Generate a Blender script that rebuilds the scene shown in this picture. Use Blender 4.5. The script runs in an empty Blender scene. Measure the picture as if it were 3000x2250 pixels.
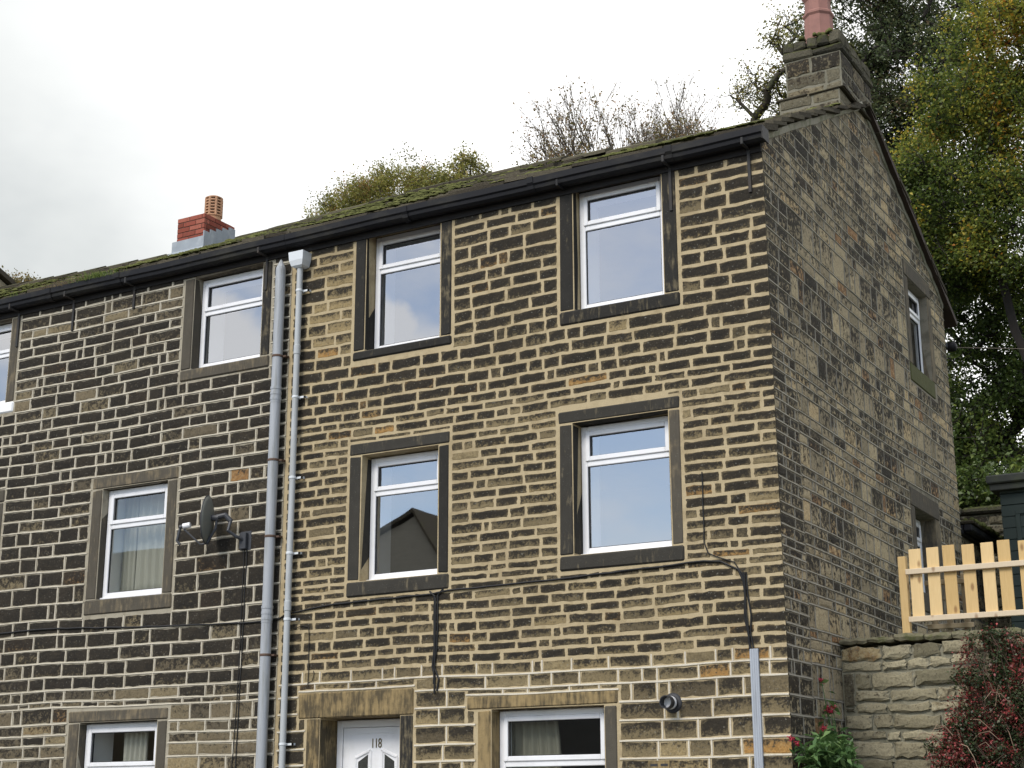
import bpy, math, random
import numpy as np
from mathutils import Vector, Matrix
random.seed(118)
rng = np.random.default_rng(118)
scn = bpy.context.scene
COL = scn.collection
rad = math.radians

# ------------------------------------------------------------------ camera
EYE = Vector((4.697, -13.0, 0.0))            # eye level is z = 0, the pavement by the door lies at -1.05
PITCH, ROLL, YAW = rad(15.65), rad(-0.157), rad(29.86)
FW = Vector((-math.sin(YAW)*math.cos(PITCH), math.cos(YAW)*math.cos(PITCH), math.sin(PITCH)))
r0 = Vector((math.cos(YAW), math.sin(YAW), 0)); u0 = r0.cross(FW)
RT = r0*math.cos(ROLL)+u0*math.sin(ROLL); UP = -r0*math.sin(ROLL)+u0*math.cos(ROLL)
cd = bpy.data.cameras.new('camera'); cam = bpy.data.objects.new('camera', cd); COL.objects.link(cam)
cd.sensor_width = 36; cd.lens = 4515/3000*36; cd.clip_end = 3000; cd.clip_start = 0.1
M3 = Matrix((RT, UP, -FW)).transposed()
cam.matrix_world = Matrix.Translation(EYE) @ M3.to_4x4()
scn.camera = cam

# ------------------------------------------------------------------ light
SUN_DIR = Vector((-0.16, -0.85, 0.80)).normalized()      # towards the sun: over the photographer's left shoulder
sl = bpy.data.lights.new('sun', 'SUN'); sl.energy = 1.5; sl.angle = rad(24); sl.color = (1.0, 0.94, 0.85)
so = bpy.data.objects.new('sun', sl); COL.objects.link(so)
so.rotation_euler = SUN_DIR.to_track_quat('Z', 'Y').to_euler()
scn.view_settings.view_transform = 'Standard'; scn.view_settings.look = 'None'
scn.view_settings.exposure = 0.84; scn.view_settings.gamma = 1
w = bpy.data.worlds.new('World'); scn.world = w; w.use_nodes = True

class N:
    """small helper to write node trees"""
    def __init__(s, tree): s.t = tree; s.n = tree.nodes; s.l = tree.links
    def new(s, typ, **k):
        n = s.n.new(typ)
        for a, b in k.items(): setattr(n, a, b)
        return n
    def put(s, sock, v):
        if isinstance(v, bpy.types.NodeSocket): s.l.new(v, sock)
        elif isinstance(v, (tuple, list)):
            sock.default_value = tuple(v)+((1,) if len(sock.default_value) == 4 and len(v) == 3 else ())
        else: sock.default_value = v
    def m(s, op, a, b=None, c=None, clamp=False):
        n = s.new('ShaderNodeMath', operation=op, use_clamp=clamp); s.put(n.inputs[0], a)
        if b is not None: s.put(n.inputs[1], b)
        if c is not None: s.put(n.inputs[2], c)
        return n.outputs[0]
    def mix(s, f, a, b, mode='MIX'):
        n = s.new('ShaderNodeMix', data_type='RGBA', blend_type=mode); s.put(n.inputs[0], f); s.put(n.inputs[6], a); s.put(n.inputs[7], b)
        return n.outputs[2]
    def step(s, v, a, b):
        n = s.new('ShaderNodeMapRange', interpolation_type='SMOOTHSTEP'); s.put(n.inputs[0], v); s.put(n.inputs[1], a); s.put(n.inputs[2], b)
        return n.outputs[0]
    def noise(s, scale, detail=3, rough=.55, vec=None, stretch=None, out=0):
        n = s.new('ShaderNodeTexNoise'); n.inputs['Scale'].default_value = scale; n.inputs['Detail'].default_value = detail
        n.inputs['Roughness'].default_value = rough
        v = vec if vec is not None else s.obj()
        if stretch:
            mp = s.new('ShaderNodeMapping'); mp.inputs['Scale'].default_value = stretch; s.l.new(v, mp.inputs[0]); v = mp.outputs[0]
        s.l.new(v, n.inputs['Vector'])
        return n.outputs[out]
    def obj(s):
        if not hasattr(s, '_o'): s._o = s.new('ShaderNodeTexCoord')
        return s._o.outputs['Object']
    def attr(s, name):
        return s.new('ShaderNodeAttribute', attribute_name=name).outputs['Fac']
    def ramp(s, v, pts):
        n = s.new('ShaderNodeValToRGB'); e = n.color_ramp.elements
        while len(e) < len(pts): e.new(.5)
        for i, (p, c) in enumerate(pts): e[i].position = p; e[i].color = tuple(c)+(1,)
        s.put(n.inputs[0], v); return n.outputs[0]
    def out(s, col, rough=.85, bump=None, dist=.01, strength=.6, metal=0, spec=.35):
        b = s.new('ShaderNodeBsdfPrincipled'); s.put(b.inputs['Base Color'], col); s.put(b.inputs['Roughness'], rough)
        b.inputs['Metallic'].default_value = metal; b.inputs['Specular IOR Level'].default_value = spec
        if bump is not None:
            n = s.new('ShaderNodeBump'); n.inputs['Distance'].default_value = dist; n.inputs['Strength'].default_value = strength
            s.put(n.inputs['Height'], bump); s.l.new(n.outputs[0], b.inputs['Normal'])
        o = s.new('ShaderNodeOutputMaterial'); s.l.new(b.outputs[0], o.inputs[0]); return b

# sky: Nishita blue towards the street side, a bright cloud deck over and behind the houses
W = N(w.node_tree); W.n.clear()
sky = W.new('ShaderNodeTexSky', sky_type='NISHITA', sun_disc=False)
sky.sun_elevation = math.asin(SUN_DIR.z); sky.sun_rotation = math.atan2(SUN_DIR.x, SUN_DIR.y); sky.altitude = 200
sky.dust_density = 0.6; sky.ozone_density = 2.0
tc = W.new('ShaderNodeTexCoord'); D = tc.outputs['Generated']
sep = W.new('ShaderNodeSeparateXYZ'); W.l.new(D, sep.inputs[0]); dx, dy, dz = sep.outputs
cn = W.noise(2.6, 5, .55, vec=D, stretch=(1, 1, 2.0))
behind = W.step(dy, -0.15, 0.30)
cl = W.m('ADD', behind, W.m('MULTIPLY', W.step(cn, .53, .70), .95), clamp=True)
cl = W.m('MAXIMUM', cl, W.m('ADD', .06, W.m('MULTIPLY', W.step(W.noise(5.5, 5, .6, vec=D, stretch=(1, 1, 2.2)), .40, .72), .42)))
cl = W.m('MAXIMUM', cl, W.m('MULTIPLY', W.step(dz, .62, .85), .75))
fine = W.noise(22, 4, .6, vec=D)
def bank(px, py, r_, amp):
    v = ((RT*(px-1500)-UP*(py-1125))/4515+FW).normalized(); v.y = -v.y
    dt = W.new('ShaderNodeVectorMath', operation='DOT_PRODUCT'); W.l.new(D, dt.inputs[0]); dt.inputs[1].default_value = v
    a_ = W.m('MULTIPLY', W.m('ARCCOSINE', W.m('MINIMUM', dt.outputs['Value'], .999999)), 57.3)
    return W.m('MULTIPLY', W.m('SUBTRACT', 1, W.step(W.m('ADD', a_, W.m('MULTIPLY', W.m('SUBTRACT', fine, .5), 3.0)), r_*.55, r_*1.2)), amp)
cl = W.m('MAXIMUM', cl, W.m('MAXIMUM', bank(1130, 960, 1.5, .75), bank(660, 1010, 2.2, .8)))
big = W.noise(1.7, 4, .5, vec=D)
gl = W.step(W.m('ADD', W.m('ADD', dx, W.m('MULTIPLY', dz, .55)), W.m('MULTIPLY', W.m('SUBTRACT', big, .5), .5)), -0.50, -0.21)
ccol = W.mix(gl, W.mix(W.step(W.noise(3.4, 5, .6, vec=D, stretch=(1, 1, 1.8)), .35, .68), (.365, .385, .39), (.47, .485, .48)), (.86, .86, .86))
front = W.step(dy, -.35, .05)
ccol = W.mix(front, (1.0, .98, .95), ccol)
bg1 = W.new('ShaderNodeBackground'); W.l.new(sky.outputs[0], bg1.inputs[0]); bg1.inputs[1].default_value = 0.105
bg2 = W.new('ShaderNodeBackground'); W.l.new(ccol, bg2.inputs[0]); bg2.inputs[1].default_value = 1.0
ms = W.new('ShaderNodeMixShader'); W.l.new(cl, ms.inputs[0]); W.l.new(bg1.outputs[0], ms.inputs[1]); W.l.new(bg2.outputs[0], ms.inputs[2])
wo = W.new('ShaderNodeOutputWorld'); W.l.new(ms.outputs[0], wo.inputs[0])

# ------------------------------------------------------------------ mesh helpers
class MB:
    """collects vertices and faces, links them as ONE mesh object"""
    def __init__(s): s.v = []; s.f = []; s.mi = []; s.a = []; s.cur = 0; s.at = (0., .5, 0., .5); s.smooth = False; s.sf = []
    def vert(s, p, at=None):
        s.v.append((p[0], p[1], p[2])); s.a.append(at or s.at); return len(s.v)-1
    def face(s, idx): s.f.append(tuple(idx)); s.mi.append(s.cur); s.sf.append(s.smooth)
    def poly(s, pts): s.face([s.vert(p) for p in pts])
    def box(s, a, b, jit=0., bevel=0.):
        x0, y0, z0 = a; x1, y1, z1 = b
        if bevel > 0: return s.bbox(a, b, bevel, jit)
        c = [(x0, y0, z0), (x1, y0, z0), (x1, y1, z0), (x0, y1, z0), (x0, y0, z1), (x1, y0, z1), (x1, y1, z1), (x0, y1, z1)]
        i = [s.vert([q+random.uniform(-jit, jit) for q in p]) for p in c]
        for f in ((0, 3, 2, 1), (4, 5, 6, 7), (0, 1, 5, 4), (1, 2, 6, 5), (2, 3, 7, 6), (3, 0, 4, 7)): s.face([i[k] for k in f])
    def bbox(s, a, b, r, jit=0.):
        """box with chamfered edges"""
        lo = [min(a[i], b[i]) for i in range(3)]; hi = [max(a[i], b[i]) for i in range(3)]
        r = min(r, *[(hi[i]-lo[i])*.45 for i in range(3)])
        V = {}
        for sx in (0, 1):
            for sy in (0, 1):
                for sz in (0, 1):
                    sg = (sx, sy, sz); J = [random.uniform(-jit, jit) for _ in range(3)]
                    for ax in range(3):
                        p = []
                        for k in range(3):
                            base = hi[k] if sg[k] else lo[k]
                            if k != ax: base += (-r if sg[k] else r)
                            p.append(base+J[k])
                        V[(sg, ax)] = s.vert(p)
        def q(*k): s.face([V[x] for x in k])
        for ax in range(3):
            o = [k for k in range(3) if k != ax]
            for sd in (0, 1):
                ring = []
                for (i, j) in ((0, 0), (1, 0), (1, 1), (0, 1)):
                    sg = [0, 0, 0]; sg[ax] = sd; sg[o[0]] = i; sg[o[1]] = j; ring.append((tuple(sg), ax))
                flip = (sd == 0) ^ (ax == 1)
                q(*(ring[::-1] if flip else ring))
        for ax in range(3):        # edges running along ax
            o = [k for k in range(3) if k != ax]
            for i in (0, 1):
                for j in (0, 1):
                    s0 = [0, 0, 0]; s0[o[0]] = i; s0[o[1]] = j; s1 = list(s0); s1[ax] = 1
                    ring = [(tuple(s0), o[0]), (tuple(s1), o[0]), (tuple(s1), o[1]), (tuple(s0), o[1])]
                    flip = (i ^ j) ^ (ax == 1)
                    q(*(ring if flip else ring[::-1]))
        for sx in (0, 1):
            for sy in (0, 1):
                for sz in (0, 1):
                    sg = (sx, sy, sz); t = [(sg, 0), (sg, 1), (sg, 2)]
                    q(*(t if (sx+sy+sz) % 2 else t[::-1]))
    def tube(s, pts, r, n=8, cap=True):
        pts = [Vector(p) for p in pts]; rr = r if isinstance(r, (list, tuple)) else [r]*len(pts)
        rings = []; pu = None
        for i, p in enumerate(pts):
            t = (pts[min(i+1, len(pts)-1)]-pts[max(i-1, 0)])
            t = t.normalized() if t.length > 1e-9 else Vector((0, 0, 1))
            if pu is None:
                ref = Vector((0, 0, 1)) if abs(t.z) < .9 else Vector((1, 0, 0)); pu = t.cross(ref).normalized()
            pu = (pu-t*pu.dot(t)); pu = pu.normalized() if pu.length > 1e-6 else t.orthogonal().normalized()
            q = t.cross(pu)
            rings.append([s.vert(p+(pu*math.cos(2*math.pi*k/n)+q*math.sin(2*math.pi*k/n))*rr[i]) for k in range(n)])
        for a, b in zip(rings, rings[1:]):
            for k in range(n): s.face((a[k], a[(k+1) % n], b[(k+1) % n], b[k]))
        if cap: s.face(rings[0][::-1]); s.face(rings[-1])
    def lathe(s, prof, c, n=24, axis='z', phase=0., close=True):
        """prof: list of (radius, height); closed surface of revolution about an axis"""
        rings = []
        for rr, h in prof:
            ring = []
            for k in range(n):
                a = 2*math.pi*(k+phase)/n; x, y = rr*math.cos(a), rr*math.sin(a)
                p = {'z': (x, y, h), 'y': (x, -h, y), 'x': (h, x, y)}[axis]
                ring.append(s.vert((c[0]+p[0], c[1]+p[1], c[2]+p[2])))
            rings.append(ring)
        for a, b in zip(rings, rings[1:]):
            for k in range(n): s.face((a[k], a[(k+1) % n], b[(k+1) % n], b[k]))
        if close: s.face(rings[0][::-1]); s.face(rings[-1])
    def build(s, name, mats, parent=None, loc=(0, 0, 0)):
        me = bpy.data.meshes.new(name)
        me.from_pydata(s.v, [], s.f)
        for m in (mats if isinstance(mats, (list, tuple)) else [mats]): me.materials.append(m)
        me.polygons.foreach_set('material_index', s.mi); me.polygons.foreach_set('use_smooth', s.sf)
        A = np.array(s.a, dtype=np.float32)
        if len(A):
            for k, nm in enumerate(('ed', 'rnd', 'soot', 'tint')):
                at = me.attributes.new(nm, 'FLOAT', 'POINT'); at.data.foreach_set('value', np.ascontiguousarray(A[:, k]))
        me.update()
        o = bpy.data.objects.new(name, me); COL.objects.link(o); o.location = loc
        if parent: o.parent = parent
        return o

def tag(o, label=None, cat=None, group=None, kind=None):
    if label: o['label'] = label
    if cat: o['category'] = cat
    if group: o['group'] = group
    if kind: o['kind'] = kind
    return o
def thing(name, label, cat, loc=(0, 0, 0), group=None):
    o = bpy.data.objects.new(name, None); COL.objects.link(o); o.location = loc; o.empty_display_size = .2
    return tag(o, label, cat, group)

# ------------------------------------------------------------------ materials
def newmat(name):
    m = bpy.data.materials.new(name); m.use_nodes = True; t = N(m.node_tree); t.n.clear(); return m, t

def stone_mat(name, ramp, mortar, black=(.0125, .0118, .0105), e0=.002, e1=.018, smear=.010, fleck=.5, soft=.13, vk=.25, mk=1.35, brn=.75, brown=(.085, .068, .042)):
    m, t = newmat(name)
    ed, rnd, soot, tint = (t.attr(a) for a in ('ed', 'rnd', 'soot', 'tint'))
    g = t.noise(46, 3, .7); md = t.noise(17, 4, .62); lo = t.noise(3.1, 3, .5)
    col = t.ramp(t.m('ADD', tint, t.m('MULTIPLY', t.m('SUBTRACT', md, .5), .5)), ramp)
    col = t.mix(1, col, t.ramp(g, [(.3, (.62, .61, .60)), (.7, (1.30, 1.30, 1.28))]), 'MULTIPLY')
    edn = t.m('ADD', ed, t.m('ADD', t.m('MULTIPLY', t.m('SUBTRACT', g, .5), .036), t.m('MULTIPLY', t.m('SUBTRACT', md, .5), .020)))
    mask = t.step(edn, e0, e1)
    s = t.m('ADD', t.m('ADD', soot, t.m('MULTIPLY', t.m('SUBTRACT', rnd, .5), vk)), t.m('MULTIPLY', t.m('SUBTRACT', md, .5), mk))
    s = t.m('ADD', s, t.m('MULTIPLY', t.m('SUBTRACT', g, .5), 1.5))
    s = t.m('ADD', s, t.m('MULTIPLY', t.m('SUBTRACT', lo, .5), .45))
    s2 = t.step(s, .02, .52); s = t.step(s, .46-soft, .46+soft)
    bl = t.mix(t.step(t.m('ADD', t.m('MULTIPLY', lo, .5), t.m('MULTIPLY', g, .6)), .35, .8), black, (black[0]*2.9, black[1]*2.5, black[2]*2.0))
    mask2 = t.step(edn, e0-.004, e1*.8)
    col = t.mix(t.m('MULTIPLY', t.m('MULTIPLY', mask2, s2), brn), col, brown)
    f = t.m('MULTIPLY', t.m('MULTIPLY', mask, s), .95)
    col = t.mix(f, col, bl)
    fk = t.m('MULTIPLY', t.step(t.noise(42, 2, .75), .64, .70), fleck)
    col = t.mix(fk, col, (.26, .25, .21))
    sm = t.m('SUBTRACT', 1, t.step(edn, 0.0, smear))
    col = t.mix(t.m('MULTIPLY', sm, .85), col, mortar)
    h = t.m('ADD', t.m('MULTIPLY', g, .35), md)
    t.out(col, .9, h, .012, .7, spec=.2); return m
def mortar_mat(name, col, dirt=(.16, .125, .075), amt=.5):
    m, t = newmat(name)
    g = t.noise(120, 3, .6); md = t.noise(9, 4, .6); lo = t.noise(1.3, 3, .5)
    c = t.mix(t.m('MULTIPLY', t.step(t.m('ADD', md, t.m('MULTIPLY', t.m('SUBTRACT', lo, .5), .9)), .42, .72), amt), col, dirt)
    c = t.mix(1, c, t.ramp(g, [(.3, (.8, .8, .8)), (.7, (1.12, 1.12, 1.12))]), 'MULTIPLY')
    t.out(c, .95, t.m('ADD', t.m('MULTIPLY', g, .4), md), .01, .5, spec=.15); return m
def plain(name, col, rough=.6, var=.15, scale=8, stretch=None, bump=0, metal=0, dirt=None, amt=.4, spec=.35, ds=4):
    m, t = newmat(name)
    n = t.noise(scale, 4, .6, stretch=stretch)
    c = t.mix(n, tuple(x*(1-var) for x in col), tuple(x*(1+var) for x in col))
    if dirt: c = t.mix(t.m('MULTIPLY', t.step(t.noise(ds, 5, .65, stretch=stretch), .45, .7), amt), c, dirt)
    t.out(c, rough, t.noise(scale*6, 3) if bump else None, .004, bump, metal, spec); return m
def dressed(name, base, black, soot=.5, streak=.5):
    """dressed sandstone of sills, jambs and lintels: soot with vertical run marks and worn ochre arrises"""
    m, t = newmat(name)
    tint = t.attr('tint')
    g = t.noise(80, 3, .6); st = t.noise(9, 4, .6, stretch=(3.2, 3.2, .55)); md = t.noise(5, 4, .6)
    s = t.m('ADD', t.m('ADD', soot, t.m('MULTIPLY', t.m('SUBTRACT', st, .5), streak*2)), t.m('MULTIPLY', t.m('SUBTRACT', md, .5), .9))
    s = t.m('ADD', s, t.m('MULTIPLY', t.m('SUBTRACT', tint, .5), .7))
    s = t.step(s, .22, .66)
    c = t.mix(t.noise(13, 3), tuple(x*.8 for x in base), tuple(x*1.25 for x in base))
    c = t.mix(s, c, t.mix(md, black, tuple(x*2.2 for x in black)))
    c = t.mix(t.m('MULTIPLY', t.step(t.noise(75, 2, .7), .69, .73), .5), c, (.24, .24, .22))
    t.out(c, .88, t.m('ADD', g, st), .006, .5, spec=.2); return m

OCH = [(0.0, (.10, .080, .050)), (.3, (.18, .142, .080)), (.6, (.25, .197, .108)), (.82, (.34, .255, .125)), (1.0, (.36, .20, .065))]
TAN = [(0.0, (.085, .072, .052)), (.35, (.155, .125, .080)), (.65, (.215, .175, .105)), (.85, (.27, .21, .115)), (1.0, (.30, .16, .06))]
GAB = [(0.0, (.19, .16, .10)), (.35, (.31, .255, .165)), (.65, (.42, .345, .215)), (.85, (.50, .37, .20)), (1.0, (.24, .13, .06))]
MORT118 = (.45, .365, .225); MORTL = (.36, .325, .25); MORTG = (.24, .215, .165); MORTB = (.36, .325, .24)
S118 = stone_mat('stone_buttered', OCH, MORT118, e0=-.001, e1=.022, smear=.005, vk=.75, soft=.24, brn=.8, brown=(.095, .076, .045))
SLEFT = stone_mat('stone_sooty_left', TAN, MORTL, e0=-.003, e1=.012, smear=.003, fleck=.35, vk=.3, mk=1.6, soft=.2, brn=.6, black=(.0120, .0113, .0102), brown=(.075, .063, .042))
SGAB = stone_mat('stone_gable', GAB, MORTG, e0=-.004, e1=.012, smear=.002, fleck=.6, soft=.16, mk=2.6, vk=.3, brn=.55, brown=(.11, .09, .058))
M118 = mortar_mat('mortar_ochre', MORT118, (.25, .19, .105), .45)
MLEFT = mortar_mat('mortar_pale', MORTL, (.20, .17, .12), .55)
MGAB = mortar_mat('mortar_grey', MORTG, (.085, .078, .055), .6)
RIB = mortar_mat('mortar_ribbon', (.60, .55, .45), (.38, .33, .25), .35)
RIBG = mortar_mat('mortar_ribbon_grey', (.36, .33, .27), (.17, .155, .12), .5)
RIBL = mortar_mat('mortar_ribbon_left', (.58, .53, .43), (.38, .34, .26), .4)
DRBLACK = dressed('dressed_black', (.20, .165, .10), (.0160, .0150, .0132), .66, .55)
DRMID = dressed('dressed_dark_brown', (.20, .165, .105), (.026, .024, .020), .74, .5)
DRBROWN = dressed('dressed_brown', (.205, .165, .105), (.050, .044, .034), .58, .4)
DROCHRE = dressed('dressed_ochre', (.265, .195, .095), (.045, .036, .022), .36, .5)
DRGREEN = dressed('dressed_green', (.12, .115, .05), (.05, .052, .022), .5, .3)
PVC = plain('white_plastic', (.80, .80, .81), .35, .02, 3, dirt=(.60, .60, .58), amt=.35, spec=.5)
SEAL = plain('black_seal', (.03, .03, .033), .5)
PLASTER = plain('white_plaster', (.84, .85, .85), .8, .03)
ROOM = plain('room_wall', (.20, .20, .19), .9, .1)
GREYPIPE = plain('grey_plastic_pipe', (.36, .378, .40), .45, .05, 2, stretch=(5, 5, .35), dirt=(.22, .225, .21), amt=.75, spec=.4)
PALEPIPE = plain('pale_grey_pipe', (.43, .45, .455), .45, .05, 4, stretch=(5, 5, .3), dirt=(.29, .29, .27), amt=.7)
HOPPERM = plain('hopper_pale', (.66, .69, .71), .4, .03, dirt=(.5, .52, .5), amt=.3)
BLACKG = plain('black_gutter', (.011, .011, .013), .55, .25, 5, stretch=(.4, 1, 1), dirt=(.045, .042, .032), amt=.7, spec=.2)
CABLEM = plain('black_cable', (.012, .012, .012), .55, .2)
BOARD_SHADE = plain('dark_board_eaves_shade', (.014, .012, .011), .8, .3, 6)  # roof boards, and the near-black strip that paints shade under the gutter
IRON = plain('old_iron', (.028, .027, .026), .7, .3, 30, dirt=(.05, .035, .025), amt=.6)
RUST = plain('rusty_band', (.11, .07, .05), .8, .3, 30)
GALV = plain('grey_trunking', (.36, .39, .43), .5, .1, 3, stretch=(6, 6, .4), dirt=(.24, .25, .27), amt=.6)
DISHM = plain('dish_grey', (.16, .165, .145), .6, .15, 12, dirt=(.22, .20, .14), amt=.5)
DARKMET = plain('dark_metal', (.05, .053, .06), .5, .2)
LEAD = plain('lead_sheet', (.27, .30, .33), .55, .15, 9, dirt=(.42, .45, .47), amt=.6, bump=.3)
CURT = plain('curtain_cloth', (.42, .41, .35), .9, .12, 12, stretch=(6, 6, .3))
CURTD = plain('curtain_dark_cloth', (.22, .21, .16), .9, .15, 12, stretch=(6, 6, .3))
GOLD = plain('dark_brass', (.16, .13, .07), .4, .2, metal=.6)
WOODN = None

def glass_mat(name, refl=.4, tint=(.98, .985, 1)):
    m, t = newmat(name)
    lw = t.new('ShaderNodeLayerWeight'); lw.inputs[0].default_value = .35
    f = t.m('ADD', t.m('MULTIPLY', lw.outputs['Fresnel'], .45), refl, clamp=True)
    gl = t.new('ShaderNodeBsdfGlossy'); gl.inputs['Roughness'].default_value = .012; t.put(gl.inputs[0], tint)
    bp = t.new('ShaderNodeBump'); bp.inputs['Distance'].default_value = .004; bp.inputs['Strength'].default_value = .12
    t.l.new(t.noise(1.6, 1), bp.inputs['Height']); t.l.new(bp.outputs[0], gl.inputs['Normal'])
    tr = t.new('ShaderNodeBsdfTransparent'); tr.inputs[0].default_value = (.95, .97, .96, 1)
    mx = t.new('ShaderNodeMixShader'); t.l.new(f, mx.inputs[0]); t.l.new(tr.outputs[0], mx.inputs[1]); t.l.new(gl.outputs[0], mx.inputs[2])
    o = t.new('ShaderNodeOutputMaterial'); t.l.new(mx.outputs[0], o.inputs[0]); return m
GLASS = glass_mat('window_glass', .33)
GLASSL = glass_mat('window_glass_low', .04)
GLASSM = glass_mat('window_glass_mid', .10)

def brick_mat(name):
    m, t = newmat(name)
    tint = t.attr('tint'); g = t.noise(70, 3)
    c = t.ramp(tint, [(0, (.17, .048, .032)), (.5, (.27, .075, .052)), (1, (.34, .115, .08))])
    c = t.mix(t.m('MULTIPLY', t.step(t.noise(10, 4), .5, .7), .4), c, (.12, .05, .035))
    t.out(c, .9, g, .006, .6, spec=.15); return m
BRICK = brick_mat('red_brick')
BRICKM = mortar_mat('brick_mortar', (.12, .075, .06), (.07, .05, .04), .5)
TERRA = plain('terracotta_pot', (.30, .155, .13), .8, .12, 7, dirt=(.20, .11, .095), amt=.5, bump=.3, spec=.2)
BUFF = plain('buff_clay_pot', (.45, .25, .145), .8, .15, 10, dirt=(.30, .17, .10), amt=.5, bump=.3)

def slate_mat(name):
    m, t = newmat(name)
    rnd = t.attr('rnd'); g = t.noise(60, 4, .65); md = t.noise(6, 5, .65)
    c = t.ramp(t.m('ADD', t.m('MULTIPLY', rnd, .6), t.m('MULTIPLY', g, .4)), [(.1, (.035, .030, .022)), (.5, (.075, .065, .048)), (.9, (.13, .115, .08))])
    geo = t.new('ShaderNodeNewGeometry'); sp = t.new('ShaderNodeSeparateXYZ'); t.l.new(geo.outputs['Normal'], sp.inputs[0])
    ms_ = t.step(t.m('ADD', t.m('MULTIPLY', md, 1.0), t.m('MULTIPLY', sp.outputs[2], .34)), .70, .90)
    mc = t.ramp(t.noise(22, 4, .6), [(.25, (.035, .036, .018)), (.5, (.085, .090, .035)), (.8, (.17, .17, .065))])
    c = t.mix(ms_, c, mc)
    t.out(c, .95, t.m('ADD', g, md), .02, .8, spec=.1); return m
SLATE = slate_mat('mossy_stone_slate')
def moss_mat(name):
    m, t = newmat(name)
    c = t.ramp(t.m('ADD', t.m('MULTIPLY', t.attr('rnd'), .5), t.m('MULTIPLY', t.noise(45, 4, .7), .5)), [(.15, (.05, .052, .022)), (.5, (.11, .118, .042)), (.85, (.20, .205, .075))])
    t.out(c, 1, t.noise(90, 3), .02, 1, spec=.05); return m
MOSS = moss_mat('moss')

def leaf_mat(name, pts, tr=.35):
    m, t = newmat(name)
    c = t.ramp(t.m('ADD', t.attr('tint'), t.m('MULTIPLY', t.m('SUBTRACT', t.noise(1.1, 3), .5), .5)), pts)
    b = t.new('ShaderNodeBsdfDiffuse'); t.put(b.inputs[0], c)
    b2 = t.new('ShaderNodeBsdfTranslucent'); t.put(b2.inputs[0], c)
    g = t.new('ShaderNodeBsdfGlossy'); g.inputs['Roughness'].default_value = .45; t.put(g.inputs[0], (.5, .5, .5))
    mx = t.new('ShaderNodeMixShader'); mx.inputs[0].default_value = tr; t.l.new(b.outputs[0], mx.inputs[1]); t.l.new(b2.outputs[0], mx.inputs[2])
    m2 = t.new('ShaderNodeMixShader'); m2.inputs[0].default_value = .05; t.l.new(mx.outputs[0], m2.inputs[1]); t.l.new(g.outputs[0], m2.inputs[2])
    o = t.new('ShaderNodeOutputMaterial'); t.l.new(m2.outputs[0], o.inputs[0]); return m
BARK = plain('bark', (.055, .045, .033), .95, .35, 9, stretch=(1, 1, .3), dirt=(.07, .085, .04), amt=.6, bump=.8)
BARKP = plain('bark_pale', (.12, .10, .075), .95, .3, 9, stretch=(1, 1, .3), bump=.6)
BARKD = plain('bark_dark', (.022, .018, .015), .95, .35, 9, bump=.6)

# ------------------------------------------------------------------ masonry
ZTOP = 6.30
CR118 = [6.28, 6.15, 6.033, 5.918, 5.785, 5.635, 5.49, 5.359, 5.236, 5.09, 4.954, 4.826, 4.688, 4.551, 4.421, 4.292, 4.174, 4.069, 3.98,
         3.876, 3.776, 3.688, 3.579, 3.479, 3.374, 3.269, 3.158, 3.06, 2.95, 2.834, 2.721, 2.622, 2.517, 2.406, 2.323, 2.246,
         2.161, 2.06, 1.957, 1.858, 1.747, 1.633, 1.543, 1.439, 1.315, 1.183, 1.013, .842, .66, .502, .332, .16, -.01, -.19, -.36, -.53, -.71, -.88, -1.05]
CRL = [6.28, 6.17, 6.049, 5.893, 5.773, 5.648, 5.525, 5.384, 5.245, 5.11, 4.988, 4.838, 4.689, 4.548, 4.416, 4.29, 4.151, 4.005, 3.868,
       3.715, 3.567, 3.432, 3.29, 3.121, 2.964, 2.785, 2.604, 2.396, 2.206, 2.03, 1.858, 1.701, 1.538, 1.386, 1.257, 1.191, 1.009, .886,
       .774, .633, .48, .33, .17, .0, -.17, -.35, -.53, -.70, -.88, -1.05]

def sheet(mb, P, u0, u1, zb, top, holes, depth, back=True, caps=True):
    """wall slab with openings: outer face, inner face and the reveals between them"""
    us = {u0, u1}
    for h in holes: us |= {h[0], h[1]}
    for t in getattr(top, 'breaks', ()): us.add(t)
    us = sorted(u for u in us if u0 <= u <= u1)
    def quad(a, b, c, d):
        mb.poly([a, b, c, d])
    for a, b in zip(us, us[1:]):
        mid = (a+b)/2; hs = sorted([(h[2], h[3]) for h in holes if h[0] < mid < h[1]])
        z = zb; seg = []
        for lo, hi in hs: seg.append((z, lo, False)); z = hi
        seg.append((z, None, True))
        for lo, hi, last in seg:
            ta, tb = (top(a), top(b)) if last else (hi, hi)
            quad(P(a, lo, 0), P(b, lo, 0), P(b, tb, 0), P(a, ta, 0))
            if back: quad(P(b, lo, -depth), P(a, lo, -depth), P(a, ta, -depth), P(b, tb, -depth))
            if last: quad(P(a, ta, 0), P(b, tb, 0), P(b, tb, -depth), P(a, ta, -depth))
    for h in holes:
        a, b, lo, hi = h[:4]
        quad(P(a, lo, 0), P(a, hi, 0), P(a, hi, -depth), P(a, lo, -depth)); quad(P(b, hi, 0), P(b, lo, 0), P(b, lo, -depth), P(b, hi, -depth))
        quad(P(b, lo, 0), P(a, lo, 0), P(a, lo, -depth), P(b, lo, -depth)); quad(P(a, hi, 0), P(b, hi, 0), P(b, hi, -depth), P(a, hi, -depth))
    for u, s in ((u0, 1), (u1, 0)) if caps else ():
        q = [P(u, zb, 0), P(u, top(u), 0), P(u, top(u), -depth), P(u, zb, -depth)]
        mb.poly(q[::-1] if s else q)

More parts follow.
